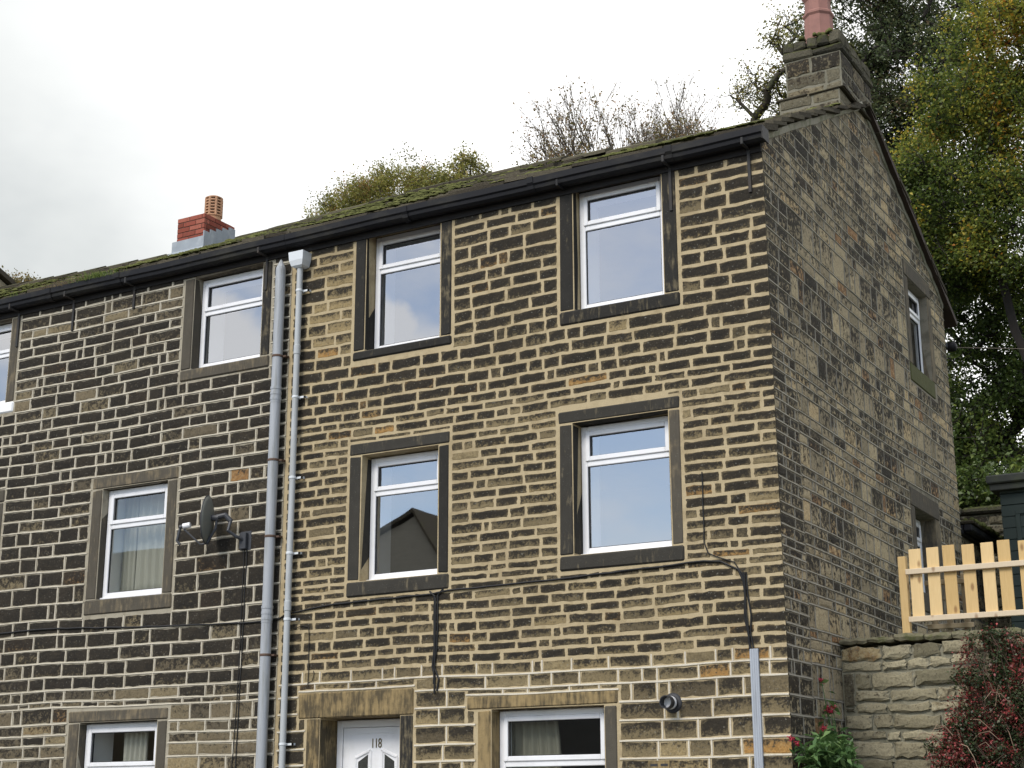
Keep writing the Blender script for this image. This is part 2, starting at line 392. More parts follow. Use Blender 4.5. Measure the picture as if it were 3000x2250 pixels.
def stones(mb, P, u0, u1, courses, holes, soot, tint, inset=.012, proud=.006, rough=.004, lmin=.2, lmax=.48, top=None, wave=None,
           rib=None, ribmi=2, corner=None, rnd_h=.0):
    """individual stones with uneven edges; attributes: ed = distance from the joint, soot/tint/rnd per stone"""
    def put(a, b, lo, hi, la, lb):
        if b-a < .03 or hi-lo < .025: return
        L, H = b-a, hi-lo
        nx = max(3, int(L/.07)+2); xs = [0, min(.012, L*.2)]+[L*(k/(nx-2)) for k in range(1, nx-2)]+[L-min(.012, L*.2), L]
        zs = [0, min(.012, H*.2), H*.33, H*.67, H-min(.012, H*.2), H]
        rr = random.random(); um, zm = (a+b)/2, (lo+hi)/2
        st = min(1.2, max(-.4, soot(um, zm))); tt = min(1, max(0, tint(um, zm)))
        pr = max(.0045, proud*random.uniform(.6, 1.6)); cut = min(.012, H*.14)
        tilt = random.uniform(-1, 1)*.004
        g = []
        for i, x in enumerate(xs):
            row = []
            for j, z in enumerate(zs):
                ex, ez = min(x, L-x), min(z, H-z)
                if corner == 'R' and lb: ex = x   # stone turns the corner
                if corner == 'L' and la: ex = L-x
                edge = min(ex, ez)
                px, pz = x, z
                jx, jz = random.gauss(0, rough), random.gauss(0, rough)
                if i in (0, len(xs)-1) and j in (0, len(zs)-1):       # soften the corners
                    px += cut*(1 if i == 0 else -1); pz += cut*(1 if j == 0 else -1)
                d = -.006 if edge < .002 else pr*min(1, edge/.02)+random.uniform(-.0012, .0012)
                if corner and edge > .002 and ((corner == 'R' and lb and L-x < .002) or (corner == 'L' and la and x < .002)): d = .004; jx = 0
                if (la and i == 0) or (lb and i == len(xs)-1): jx = 0
                uu, zz = a+px+jx, lo+pz+jz+tilt*(x/L-.5)
                if wave: zz += wave(uu, zz)
                if top: zz = min(zz, top(uu)-.01)
                row.append(mb.vert(P(uu, zz, d), (edge, z/H, st, tt)))
            g.append(row)
        for i in range(len(xs)-1):
            for j in range(len(zs)-1): mb.face((g[i][j], g[i+1][j], g[i+1][j+1], g[i][j+1]))
    for zt, zb in zip(courses, courses[1:]):
        if top and zb > max(top(u0), top(u1), top((u0+u1)/2), *[top(t) for t in getattr(top, 'breaks', (u0,))])-.03: continue
        us = sorted({u0, u1} | {h[k] for h in holes for k in (0, 1) if h[2] < zt and h[3] > zb and u0 < h[k] < u1})
        runs = []
        for a, b in zip(us, us[1:]):
            m_ = (a+b)/2; lo, hi = zb, zt
            for h in holes:
                if h[0] < m_ < h[1]:
                    if h[2] <= lo+.001 and h[3] >= hi-.001: lo = hi
                    elif h[2] <= lo+.001 and h[3] > lo: lo = h[3]
                    elif h[3] >= hi-.001 and h[2] < hi: hi = h[2]
            if hi-lo < .035: continue
            if runs and abs(runs[-1][1]-a) < 1e-6 and runs[-1][2] == lo and runs[-1][3] == hi: runs[-1][1] = b
            else: runs.append([a, b, lo, hi])
        for a, b, lo, hi in runs:
            x = a; first = True
            if rib:
                mb.cur = ribmi; ra, rb = a, b
                if top:
                    while ra < rb and top(ra) < lo+.03: ra += .03
                    while rb > ra and top(rb) < lo+.03: rb -= .03
                if rb-ra > .06: ribbon(mb, P, ra, rb, lo, rib, wave)
                mb.cur = 1
            while x < b-.001:
                L = random.uniform(lmin, lmax)*(1.0 if random.random() > .13 else .45)
                if b-x-L < lmin*.6: L = b-x if b-x < lmax*1.25 else (b-x)/2
                e = min(b, x+L)
                if top and min(top(x), top(e)) < lo+.03: x = e; continue
                ia = inset*random.uniform(.6, 1.4); iz0 = inset*random.uniform(.55, 1.35)+(random.uniform(0, rnd_h)); iz1 = inset*random.uniform(.55, 1.35)
                la = abs(x-u0) < 1e-6; lb = abs(e-u1) < 1e-6
                put(x+(0 if (la and corner == 'L') else ia), e-(0 if (lb and corner == 'R') else ia), lo+iz0, hi-iz1, la, lb)
                if rib and e < b-.01 and not (top and top(e) < hi+.02):
                    mb.cur = ribmi; zz0, zz1 = lo+rib*.4, hi-rib*.4
                    w0 = wave(e, zz0) if wave else 0; h_ = rib*.42
                    k = [P(e-h_, zz0+w0, .0), P(e-h_, zz0+w0, .006), P(e+h_, zz0+w0, .006), P(e+h_, zz0+w0, 0)]
                    q = [P(e-h_, zz1+w0, .0), P(e-h_, zz1+w0, .006), P(e+h_, zz1+w0, .006), P(e+h_, zz1+w0, 0)]
                    for i in range(3): mb.poly([k[i], k[i+1], q[i+1], q[i]])
                    mb.cur = 1
                x = e

def ribbon(mb, P, a, b, z, w_, wave):
    n = max(2, int((b-a)/.12)); pr = None
    for i in range(n+1):
        u = a+(b-a)*i/n; zz = z+(wave(u, z) if wave else 0)+random.uniform(-.0015, .0015); h = w_*.5*random.uniform(.8, 1.15)
        cur = [mb.vert(P(u, zz+h, 0)), mb.vert(P(u, zz+h*.9, .008)), mb.vert(P(u, zz-h*.9, .009)), mb.vert(P(u, zz-h, 0))]
        if pr:
            for k in range(3): mb.face((pr[k+1], cur[k+1], cur[k], pr[k]))
        pr = cur

def Pf(u, z, d): return (u, -d, z)            # front of the row: plane y = 0
def Pg(u, z, d): return (d, u, z)             # gable: plane x = 0

def wv(u, z): return .009*math.sin(u*1.3+z*.7)+.004*math.sin(u*3.7+z*2.1)
def wvr(u, z): return wv(u, z)*min(1, max(0, -u/.8))       # fades out at the corner

# openings (x0, x1, z0, z1) of the structural hole, and surrounds
class Win:
    def __init__(s, oL, iL, iR, oR, zs0, zs1, zh, zl, fy=.15): s.__dict__.update(locals())
WIN = {   # outer/inner jamb edges, sill bottom/top, head, lintel top, depth of the frame
    'W3': Win(-2.225, -2.045, -1.062, -.885, 4.705, 4.86, 6.17, 6.28, .125),
    'W2': Win(-4.765, -4.600, -3.642, -3.475, 4.72, 4.832, 6.185, 6.28, .165),
    'W6': Win(-2.255, -2.085, -1.062, -.925, 2.24, 2.40, 3.705, 3.838, .165),
    'W5': Win(-4.770, -4.595, -3.640, -3.487, 2.165, 2.34, 3.675, 3.822, .155),
    'W8': Win(-3.181, -3.004, -1.795, -1.642, -.31, -.16, .985, 1.128, .14),
    'W1': Win(-7.225, -7.055, -6.040, -5.885, 4.835, 4.982, 6.11, 6.28, .125),
    'W4': Win(-8.485, -8.300, -7.300, -7.130, 2.22, 2.402, 3.705, 3.861, .09),
    'W0': Win(-11.28, -11.10, -10.085, -9.915, 4.845, 4.99, 6.11, 6.28, .12),
    'W9': Win(-11.36, -11.18, -10.12, -9.93, 2.24, 2.42, 3.72, 3.885, .1),
    'W7': Win(-8.605, -8.410, -7.250, -7.085, -.33, -.17, 1.022, 1.165, .10),
    'DR': Win(-5.330, -5.042, -4.058, -3.885, -1.05, -1.05, .967, 1.237, .29),
}
def open_hole(k): q = WIN[k]; return (q.iL, q.iR, q.zs1, q.zh)
def block(k):
    q = WIN[k]; L = [(q.oL, q.oR, q.zs0, min(q.zl, 6.28))]
    if k == 'W8': L = [(q.oL, q.oR, q.zs0, q.zh), (-3.292, -1.639, q.zh, q.zl)]
    if k == 'DR': L = [(-5.228, q.oR, -1.05, q.zh), (q.oL, q.oR, q.zh, q.zl)]
    return L
XS = -5.62          # seam between the two houses
RIDGE_Y = 3.5
def rtop(x):        # uneven old ridge
    xs = [-30, -14.4, -10.6, -8, -5.9, -4.1, -2.1, -1.0, 1]; zs = [8.35, 8.30, 8.18, 8.24, 8.30, 8.27, 8.15, 8.14, 8.14]
    return float(np.interp(x, xs, zs))

# ---- house 118
house = thing('terraced_house', 'end house with ochre mortar, door numbered 118 and the tall side wall', 'house')
def soot_shade118(u, z):
    s = .62+random.gauss(0, .16)
    if z > 6.03: return 1.15  # top course blackened to paint in the shade below the gutter
    if z > 4.1: s = .88+random.gauss(0, .13)
    elif z > 2.3: s = .60+random.gauss(0, .17)
    elif z > 1.45: s = .68+random.gauss(0, .17)
    else: s = .40+random.gauss(0, .17)
    if u < -4.8 and z > 4.85: s = .26+random.gauss(0, .13)
    if u < -4.2 and 3.85 < z < 4.4: s -= .12
    if u < -5.22: s = 1.0
    if u > -.75 and z > 1.4: s += .10
    if random.random() < .07: s -= .4
    return s
def tint118(u, z):
    t = random.gauss(.48, .16)
    if z < 1.45: t = random.gauss(.40, .2)
    if u < -4.8 and z > 4.85: t = .72
    if random.random() < .03: t = 1
    return t
mb = MB(); sheet(mb, Pf, XS, 0, -1.05, lambda u: ZTOP, [open_hole(k) for k in ('W2', 'W3', 'W5', 'W6', 'W8', 'DR')], .5, caps=False)
mb.cur = 1; bl = sum([block(k) for k in ('W2', 'W3', 'W5', 'W6', 'W8', 'DR')], [])
iz = CR118.index(1.439)
stones(mb, Pf, XS+.03, 0.0, CR118[:iz+1], bl, soot_shade118, tint118, inset=.0075, proud=.004, rough=.0036, lmin=.19, lmax=.46, wave=wvr, corner='R')
stones(mb, Pf, XS+.03, 0.0, CR118[iz:], bl, soot_shade118, tint118, inset=.0100, proud=.004, rough=.004, lmin=.22, lmax=.50, wave=wvr, corner='R', rib=.017)
# airbrick under the kitchen window
mb.build('front_wall', [M118, S118, RIB], house)

class Top:
    breaks = (3.5,)
    def __init__(s, d): s.d = d
    def __call__(s, y):
        return (6.26+(y-0)*(8.10-6.26)/3.5 if y < 3.5 else 8.10-(y-3.5)*.535)-s.d if y < 6.7 else 6.30
GD = 6.62
def gtop(y): return min(6.26+y*.520, 8.02-(y-3.5)*.50) if y > 3.4 else 6.26+y*.515
gtop.breaks = (3.45, GD)
G1 = (4.93, 5.80, 5.235, 6.36); G2 = (4.50, 5.40, 2.45, 3.42)
def sootg(u, z):
    s = .35+random.gauss(0, .20)+.22*math.sin(u*2.1+z*1.7)*math.sin(z*1.3-u)
    if u < .55: s += .32
    if z > 6.3: s += .1
    if u < 2 and z < 1.2: s -= .1
    return s
def tintg(u, z): return random.gauss(.5, .2) if random.random() > .04 else 1
CRG = [8.1, 7.98, 7.83, 7.67, 7.53, 7.38, 7.22, 7.08, 6.93, 6.79, 6.66, 6.53, 6.40]+CR118
mb = MB(); sheet(mb, Pg, 0, GD, -1.05, gtop, [G1, G2], .5, caps=False)
mb.cur = 1
# lower courses merge into taller stones further back, as on the real gable
CRG2 = [c for i, c in enumerate(CRG) if i % 5 != 3 or c > 6.2]
gb = [(4.74, 5.98, 4.99, 6.58), (4.32, 5.60, 2.2, 3.66)]
stones(mb, Pg, 0.0, .62, CRG, [], sootg, tintg, inset=.008, proud=.005, rough=.003, lmin=.14, lmax=.40, top=gtop, corner='L', rib=.013)
stones(mb, Pg, .62, GD, CRG2, gb, sootg, tintg, inset=.0075, proud=.006, rough=.004, lmin=.17, lmax=.42, top=gtop, wave=lambda u, z: .015*math.sin((u-.62)*1.1+z*.5), rib=.013)
mb.build('gable_wall', [MGAB, SGAB, RIBG], house)
# rear wall closes the house
mb = MB(); mb.box((XS, GD-.45, -1.05), (-.003, GD-.002, 6.3)); mb.build('rear_wall', MGAB, house)

# floors and rooms behind the glass
def rooms(parent, x0, x1):
    mb = MB()
    for z0, z1 in ((-1.0, 1.35), (1.6, 3.95), (4.2, 6.5)):
        a, b = (x0, .52, z0), (x1, 4.2, z1)
        c = [(a[0], a[1], a[2]), (b[0], a[1], a[2]), (b[0], b[1], a[2]), (a[0], b[1], a[2]), (a[0], a[1], b[2]), (b[0], a[1], b[2]), (b[0], b[1], b[2]), (a[0], b[1], b[2])]
        for f in ((0, 1, 2, 3), (4, 7, 6, 5), (1, 5, 6, 2), (2, 6, 7, 3), (3, 7, 4, 0)): mb.poly([c[i] for i in f])
    mb.build('room_lining', ROOM, parent)
rooms(house, XS+.05, -.52)

# ---- left house
left = thing('terraced_house', 'darker stone house with thin pale joints, left of the two drainpipes', 'house')
XL = -15.0
def soot_shadeL(u, z):
    s = .87+random.gauss(0, .22)
    if z > 6.05: return 1.0  # top course kept black, standing in for shade cast by the gutter
    if z > 5.75: s = .48+random.gauss(0, .3)
    if z < 1.45: s = .50+random.gauss(0, .22)
    if z < .9: s -= .12
    if u > -6.7 and z < 2.0: s -= .22
    if u > -5.9: s = .95
    if random.random() < .08: s -= .4
    return s
def tintL(u, z): return random.gauss(.42, .2) if random.random() > .03 else 1
mb = MB(); wl = ('W0', 'W1', 'W4', 'W9', 'W7')
sheet(mb, Pf, XL, XS-.004, -1.05, lambda u: ZTOP, [open_hole(k) for k in wl], .5)
mb.cur = 1
stones(mb, Pf, XL, XS-.004, CRL, sum([block(k) for k in wl], []), soot_shadeL, tintL, inset=.0105, proud=.006, rough=.0035, lmin=.24, lmax=.52, wave=wv, rib=.013)
mb.build('front_wall', [MLEFT, SLEFT, RIBL], left)
mb = MB(); mb.box((XL, .5, -1.05), (XL+.4, 6.6, 8.0)); mb.box((XL+.4, 6.15, -1.05), (XS-.004, 6.6, 6.3)); mb.build('rear_wall', MGAB, left)
rooms(left, XL+.45, XS-.06)

# ------------------------------------------------------------------ windows
def surround(w_, q, mat, lint=None, lintx=None, sill=None, jmat2=None, pr=.008):
    def one(name, a, b, m, t=.5, bev=.012):
        k = MB(); k.at = (0, random.random(), 0, t); k.bbox(a, b, .018, .004); return k.build(name, m, w_)
    d = .24
    lx = lintx or (q.oL+.01, q.oR-.01)
    one('sill', (q.oL+.012, -pr-.010, q.zs0+.012), (q.oR-.012, d, q.zs1), sill or mat, random.uniform(.4, .7))
    zt = min(q.zh, 6.27)
    one('jamb', (q.oL+.014, -pr, q.zs1+.002), (q.iL, d, zt-.002), mat, random.uniform(.4, .75))
    one('jamb', (q.iR, -pr, q.zs1+.002), (q.oR-.014, d, zt-.002), jmat2 or mat, random.uniform(.4, .75))
    one('lintel', (lx[0], -pr-.004, zt), (lx[1], d, max(q.zl-.01, zt+.04)), lint or mat, random.uniform(.3, .6))

def win_frame(w_, P, u0, u1, z0, z1, tr, sash_top=True, gl=GLASS, fr=.066, open_low=False):
    """white plastic frame with a hung top light; tr = height of the transom"""
    def bar(mb, a, b, lo, hi, d0, d1, r=.006):
        p, q = P(a, lo, -d0), P(b, hi, -d1)
        mb.bbox(p, q, r)
    mb = MB()
    bar(mb, u0, u0+fr, z0, z1, 0, .07); bar(mb, u1-fr, u1, z0, z1, 0, .07)
    bar(mb, u0+fr, u1-fr, z1-fr, z1, 0.001, .07); bar(mb, u0+fr, u1-fr, z0, z0+fr*1.1, 0.001, .07)
    bar(mb, u0+fr, u1-fr, tr-.033, tr+.033, .001, .07)
    bar(mb, u0-.01, u1+.01, z0-.012, z0+.018, -.03, .03, .004)
    mb.build('frame', PVC, w_)
    if sash_top:
        a, b, lo, hi = u0+fr-.014, u1-fr+.014, tr+.020, z1-fr+.014; s_ = .048
        mb = MB(); bar(mb, a, a+s_, lo, hi, -.016, .0); bar(mb, b-s_, b, lo, hi, -.016, .0)
        bar(mb, a+s_, b-s_, lo, lo+s_, -.0155, .0); bar(mb, a+s_, b-s_, hi-s_, hi, -.0155, .0)
        mb.build('opening_sash', PVC, w_); g1 = (a+s_, b-s_, lo+s_, hi-s_)
    else: g1 = (u0+fr, u1-fr, tr+.028, z1-fr)
    g2 = (u0+fr, u1-fr, z0+fr*1.1, tr-.028)
    if open_low:
        a, b, lo, hi = g2[0]-.014, g2[1]+.014, g2[2]-.014, g2[3]+.014; s_ = .045
        mb = MB(); bar(mb, a, a+s_, lo, hi, -.016, .0); bar(mb, b-s_, b, lo, hi, -.016, .0)
        bar(mb, a+s_, b-s_, lo, lo+s_, -.0155, .0); bar(mb, a+s_, b-s_, hi-s_, hi, -.0155, .0)
        mb.build('opening_sash', PVC, w_); g2 = (a+s_, b-s_, lo+s_, hi-s_)
    for g in (g1, g2):
        mb = MB(); a, b, lo, hi = g; t = .007
        for (x0, x1, y0, y1) in ((a, a+t, lo, hi), (b-t, b, lo, hi), (a+t, b-t, lo, lo+t), (a+t, b-t, hi-t, hi)):
            mb.box(P(x0, y0, -.012), P(x1, y1, -.03))
        mb.build('glazing_seal', SEAL, w_)
        mb = MB(); c = [P(a, lo, -.022), P(b, lo, -.022), P(b, hi, -.022), P(a, hi, -.022)]
        e = [P(a, lo, -.046), P(b, lo, -.046), P(b, hi, -.046), P(a, hi, -.046)]
        mb.poly(c); mb.build('pane', gl, w_)

def plaster(w_, q, P=None):
    """white plastered reveal inside the frame, with a window board"""
    mb = MB(); y0, y1 = q.fy+.075, .52; t = .03
    mb.box((q.iL-.0, y0, q.zs1), (q.iL+t, y1, q.zh)); mb.box((q.iR-t, y0, q.zs1), (q.iR, y1, q.zh))
    mb.box((q.iL+t, y0, q.zs1), (q.iR-t, y1+.03, q.zs1+.03)); mb.box((q.iL+t, y0, q.zh-t), (q.iR-t, y1, q.zh))
    mb.build('inner_reveal', PLASTER, w_)

def win_part(parent, label=None):
    o = bpy.data.objects.new('window', None); COL.objects.link(o); o.parent = parent; o.empty_display_size = .1
    if label: o['label'] = label
    return o
def Pw(fy): return lambda u, z, d: (u, fy-d, z)

def window(key, parent, mat, fr_top=.29, sash=True, label=None, gl=GLASS, **k):
    q = WIN[key]; w_ = win_part(parent, label)
    kk = {a: k.pop(a) for a in ('lint', 'lintx', 'sill', 'jmat2') if a in k}
    surround(w_, q, mat, **kk)
    z0, z1 = q.zs1+.012, q.zh-.012
    win_frame(w_, Pw(q.fy), q.iL+.008, q.iR-.008, z0, z1, z1-(z1-z0)*fr_top, sash, gl, **k)
    plaster(w_, q); return w_
window('W3', house, DRBLACK, .305, lint=DRBROWN)
window('W2', house, DRBLACK, .30, lint=DRBROWN)
window('W6', house, DRMID, .29, jmat2=DRBROWN)
window('W5', house, DRMID, .29, gl=GLASS, jmat2=DRBLACK)
window('W8', house, DROCHRE, .44, lintx=(-3.285, -1.645), gl=GLASSL, jmat2=DRBROWN)
window('W1', left, DRBROWN, .375, sash=True, jmat2=DRBLACK, gl=GLASS)
window('W0', left, DRBROWN, .38, sill=PLASTER)
window('W4', left, DRBROWN, .335, sash=True, gl=GLASSM)
window('W9', left, DRBROWN, .33)
window('W7', left, DRBROWN, .42, gl=GLASSL)
# curtains, each a cloth of its own
def curtain(x0, x1, z0, z1, y, m, label, folds=7, sway=0.):
    mb = MB(); n = folds*6; mb.smooth = True; mb.smooth = True
    rows = 8; g = []
    for j in range(rows+1):
        t = j/rows; row = []
        for i in range(n+1):
            u = x0+(x1-x0)*i/n+sway*math.sin(t*math.pi)*(i/n)
            row.append(mb.vert((u, y+.022*math.sin(i/n*folds*2*math.pi+.4*math.sin(t*3)), z0+(z1-z0)*t)))
        g.append(row)
    for j in range(rows):
        for i in range(n): mb.face((g[j][i], g[j][i+1], g[j+1][i+1], g[j+1][i]))
    o = mb.build('curtain', m); tag(o, label, 'curtain', None)
    md = o.modifiers.new('thick', 'SOLIDIFY'); md.thickness = .004
    return o
curtain(-8.00, -7.32, 2.46, 3.66, .30, CURT, 'grey curtain drawn across the dish-side window of the left house', 6)
curtain(-8.25, -8.02, 2.46, 3.68, .33, CURT, 'narrow grey curtain at the left edge of the window beside the dish', 3)
curtain(-7.98, -7.62, -.13, .99, .27, CURT, 'pale gathered curtain in the ground-floor window left of the pipes', 5)
curtain(-2.98, -2.47, -.13, .96, .33, CURTD, 'olive curtain at the left of the wide window beside the door', 6, .05)

# gable windows
def gwin(parent, g, fx, zl, mat, sillm, tr, label):
    w_ = win_part(parent, label); a, b, lo, hi = g
    def one(name, p, q, m, t=.5):
        k = MB(); k.at = (0, .5, 0, t); k.bbox(p, q, .01, .001); k.build(name, m, w_)
    one('sill', (-.25, a-.16, lo-.22), (.014, b+.05, lo), sillm, .6)
    one('jamb', (-.25, a-.16, lo+.002), (.008, a, hi), mat); one('jamb', (-.25, b, lo+.002), (.008, b+.16, hi), mat, .35)
    one('lintel', (-.25, a-.16, hi+.002), (.012, b+.16, hi+zl), mat, .55)
    win_frame(w_, lambda u, z, d: (-fx+d, u, z), a+.006, b-.006, lo+.01, hi-.01, tr, True, GLASSM)
gwin(house, G1, .10, .20, DRBROWN, DRGREEN, 6.02, None)
gwin(house, G2, .18, .22, DRBROWN, DRBROWN, 3.12, None)

# ------------------------------------------------------------------ door 118
q = WIN['DR']
dr = bpy.data.objects.new('door', None); COL.objects.link(dr); dr.parent = house
def one(name, a, b, m, t=.5, par=dr, bev=.012):
    k = MB(); k.at = (0, .5, 0, t); k.bbox(a, b, bev, .001); return k.build(name, m, par)
one('lintel', (q.oL+.01, -.012, q.zh), (q.oR-.014, .35, q.zl-.012), DROCHRE, .62)
one('jamb', (-5.215, -.008, -1.05), (q.iL, .35, q.zh-.002), DROCHRE, .75); one('jamb', (q.iR, -.008, -1.05), (q.oR-.014, .35, q.zh-.002), DRBLACK, .4)
FY = q.fy
mb = MB(); mb.bbox((q.iL+.004, FY, -1.0), (q.iL+.075, FY+.07, .955), .006); mb.bbox((q.iR-.075, FY, -1.0), (q.iR-.004, FY+.07, .955), .006)
mb.bbox((q.iL+.075, FY+.001, .88), (q.iR-.075, FY+.07, .955), .006); mb.build('door_frame', PVC, dr)
mb = MB(); y = FY+.012; mb.bbox((q.iL+.08, y, -1.0), (q.iR-.08, y+.045, .876), .004)
mb.build('door_leaf', PVC, dr)
def moulding(mb, pts, y, w_=.016, h=.012):
    pts = [Vector((p[0], y, p[1])) for p in pts]
    n = len(pts)
    for i in range(n):
        a, b = pts[i], pts[(i+1) % n]
        t = (b-a).normalized(); nn = Vector((t.z, 0, -t.x))
        A = [a-nn*w_, a+nn*w_, b+nn*w_, b-nn*w_]
        B = [a-nn*w_*.35+Vector((0, -h, 0)), a+nn*w_*.35+Vector((0, -h, 0)), b+nn*w_*.35+Vector((0, -h, 0)), b-nn*w_*.35+Vector((0, -h, 0))]
        mb.poly(B[::-1])
        for k in range(4): mb.poly([A[k], A[(k+1) % 4], B[(k+1) % 4], B[k]])
mb = MB(); moulding(mb, [(q.iL+.155, .815), (q.iR-.155, .815), (q.iR-.155, -.9), (q.iL+.155, -.9)], y+.001, .006, .004)
dl = [(-4.800, .575), (-4.615, .648), (-4.615, -.15), (-4.800, -.15)]; drr = [(-4.475, .648), (-4.290, .575), (-4.290, -.15), (-4.475, -.15)]
moulding(mb, dl, y+.001, .022, .014); moulding(mb, drr, y+.001, .022, .014)
mb.build('panel_moulding', PVC, dr)
for D_ in (dl, drr):
    cx = sum(p[0] for p in D_)/4; ins = .032
    pts = [(p[0]+(ins if p[0] < cx else -ins), p[1]-(.04 if p[1] > 0 else -.04)) for p in D_]
    mb = MB(); mb.poly([(p[0], y-.003, p[1]) for p in pts][::-1]); mb.poly([(p[0], y-.004, p[1]) for p in pts]); mb.build('door_glass', GLASSM, dr)
    mb = MB(); mb.poly([(p[0], y-.0015, p[1]) for p in pts][::-1]); mb.build('dark_glazing', SEAL, dr)
# house number
tcu = bpy.data.curves.new('number', 'FONT'); tcu.body = '118'; tcu.size = .135; tcu.extrude = .003; tcu.align_x = 'CENTER'; tcu.space_character = .92
to = bpy.data.objects.new('tmp', tcu); COL.objects.link(to); bpy.context.view_layer.update()
me = bpy.data.meshes.new_from_object(to.evaluated_get(bpy.context.evaluated_depsgraph_get())); bpy.data.objects.remove(to)
me.materials.clear(); me.materials.append(GOLD)
no = bpy.data.objects.new('house_number', me); COL.objects.link(no); no.parent = dr
no.rotation_euler = (rad(90), 0, 0); no.scale = (.72, 1, 1); no.location = (-4.545, y-.004, .672)
# step
mb = MB(); mb.bbox((q.iL-.1, -.25, -1.05), (q.iR+.1, FY, -1.0), .01); mb.build('door_step', DRBROWN, dr)

# ------------------------------------------------------------------ roofs
def slates(parent, x0, x1, seed, verge=False):
    random.seed(seed); mb = MB()
    for side in (0, 1):
        n = 15; x = 0
        for k in range(n):
            f = k/(n-1)
            x = x0-(0 if not verge else 0)
            while x < x1:
                wd = random.uniform(.28, .62); e = min(x+wd, x1+(.09 if verge else 0)+random.uniform(-.02, .02) if x+wd > x1-.15 else x+wd)
                xm = (x+e)/2; zr = rtop(xm)-.02; ye, ze = (-.10, 6.355) if side == 0 else (7.02, 6.36)
                y_a = ye+(RIDGE_Y-ye)*f; z_a = ze+(zr-ze)*f
                step = 1/(n-1)*1.55; y_b = ye+(RIDGE_Y-ye)*min(1, f+step); z_b = ze+(zr-ze)*min(1, f+step)-.03
                sag = .02*math.sin(xm*1.9+f*5)+random.uniform(-.012, .012)
                th = random.uniform(.03, .06)*(1.15-.4*f); lift = .02
                jy = random.uniform(-.025, .02)*(1 if side == 0 else -1)
                mb.at = (0, random.random(), 0, random.random())
                sl_ = random.uniform(-.010, .010)
                a0 = (x+.004, y_a+jy, z_a+sag+lift-sl_); a1 = (e-.004, y_a+jy+random.uniform(-.015, .015), z_a+sag+lift+sl_)
                b0 = (x+.004, y_b, z_b+sag); b1 = (e-.004, y_b, z_b+sag)
                T = [a0, a1, b1, b0]; B = [(p[0], p[1], p[2]-th) for p in T]
                if side: T = T[::-1]; B = B[::-1]
                i = [mb.vert(p) for p in T]; j = [mb.vert(p) for p in B]
                mb.face(i); mb.face(j[::-1])
                for k_ in range(4): mb.face((j[k_], j[(k_+1) % 4], i[(k_+1) % 4], i[k_]))
                x = e
            if k == n-1: break
    # ridge stones
    x = x0
    while x < x1-.05:
        e = min(x+random.uniform(.5, .75), x1); z = rtop((x+e)/2); mb.at = (0, random.random(), 0, .5)
        for s_ in (-1, 1):
            p = [(x+.005, RIDGE_Y, z+.05), (e-.005, RIDGE_Y, z+.05), (e-.005, RIDGE_Y+s_*.2, z-.06), (x+.005, RIDGE_Y+s_*.2, z-.06)]
            lo_ = [(v[0], v[1], v[2]-.04) for v in p]
            if s_ > 0: p = p[::-1]; lo_ = lo_[::-1]
            mb.poly(p[::-1]); mb.poly(lo_)
            for k_ in range(4): mb.poly([p[k_], p[(k_+1) % 4], lo_[(k_+1) % 4], lo_[k_]])
        x = e
    o = mb.build('roof', SLATE, parent)
    # roof underlay closes the slopes from below
    mb = MB(); n = max(2, int((x1-x0)/1.2))
    for i in range(n):
        a, b = x0+(x1-x0)*i/n, x0+(x1-x0)*(i+1)/n
        mb.poly([(a, 0.02, 6.27), (b, 0.02, 6.27), (b, RIDGE_Y, rtop(b)-.16), (a, RIDGE_Y, rtop(a)-.16)])
        mb.poly([(b, 6.6, 6.3), (a, 6.6, 6.3), (a, RIDGE_Y, rtop(a)-.16), (b, RIDGE_Y, rtop(b)-.16)])
    mb.build('roof_boards', BOARD_SHADE, parent)
    return o
def add_moss(x0, x1, n, parent, seed):
    random.seed(seed); mb = MB(); mb.smooth = True
    ico = [(0, 0, 1)]+[(.894*math.cos(k*1.2566), .894*math.sin(k*1.2566), .447) for k in range(5)]+[(1.05*math.cos(k*1.2566+.62), 1.05*math.sin(k*1.2566+.62), -.25) for k in range(5)]
    ff = [(0, 1+k, 1+(k+1) % 5) for k in range(5)]+[(1+k, 6+k, 1+(k+1) % 5) for k in range(5)]+[(6+k, 6+(k+1) % 5, 1+(k+1) % 5) for k in range(5)]
    for _ in range(n):
        x = random.uniform(x0, x1); f = random.betavariate(.9, 1.0)
        if math.sin(x*2.3)+math.sin(x*.9+2)+random.uniform(-1, 1.4) < -.4: continue
        f = max(.03, f); y = -.1+3.6*f; z = 6.385+(rtop(x)-6.38)*f
        r = random.uniform(.012, .036)*(1 if random.random() > .06 else 1.6); rr = random.random()
        mb.at = (0, rr, 0, rr); base = len(mb.v)
        for p in ico:
            s_ = r*random.uniform(.75, 1.2); mb.vert((x+p[0]*s_*1.5, y+p[1]*s_, z+p[2]*s_*.55))
        for t in ff: mb.face([base+q_ for q_ in t])
    return tag(mb.build('moss', MOSS, parent), kind='stuff')
r1 = slates(house, XS+.0, 0.0, 5, True); add_moss(XS, -.05, 2600, r1, 8)
r2 = slates(left, XL, XS, 6); add_moss(XL, XS, 3200, r2, 9)
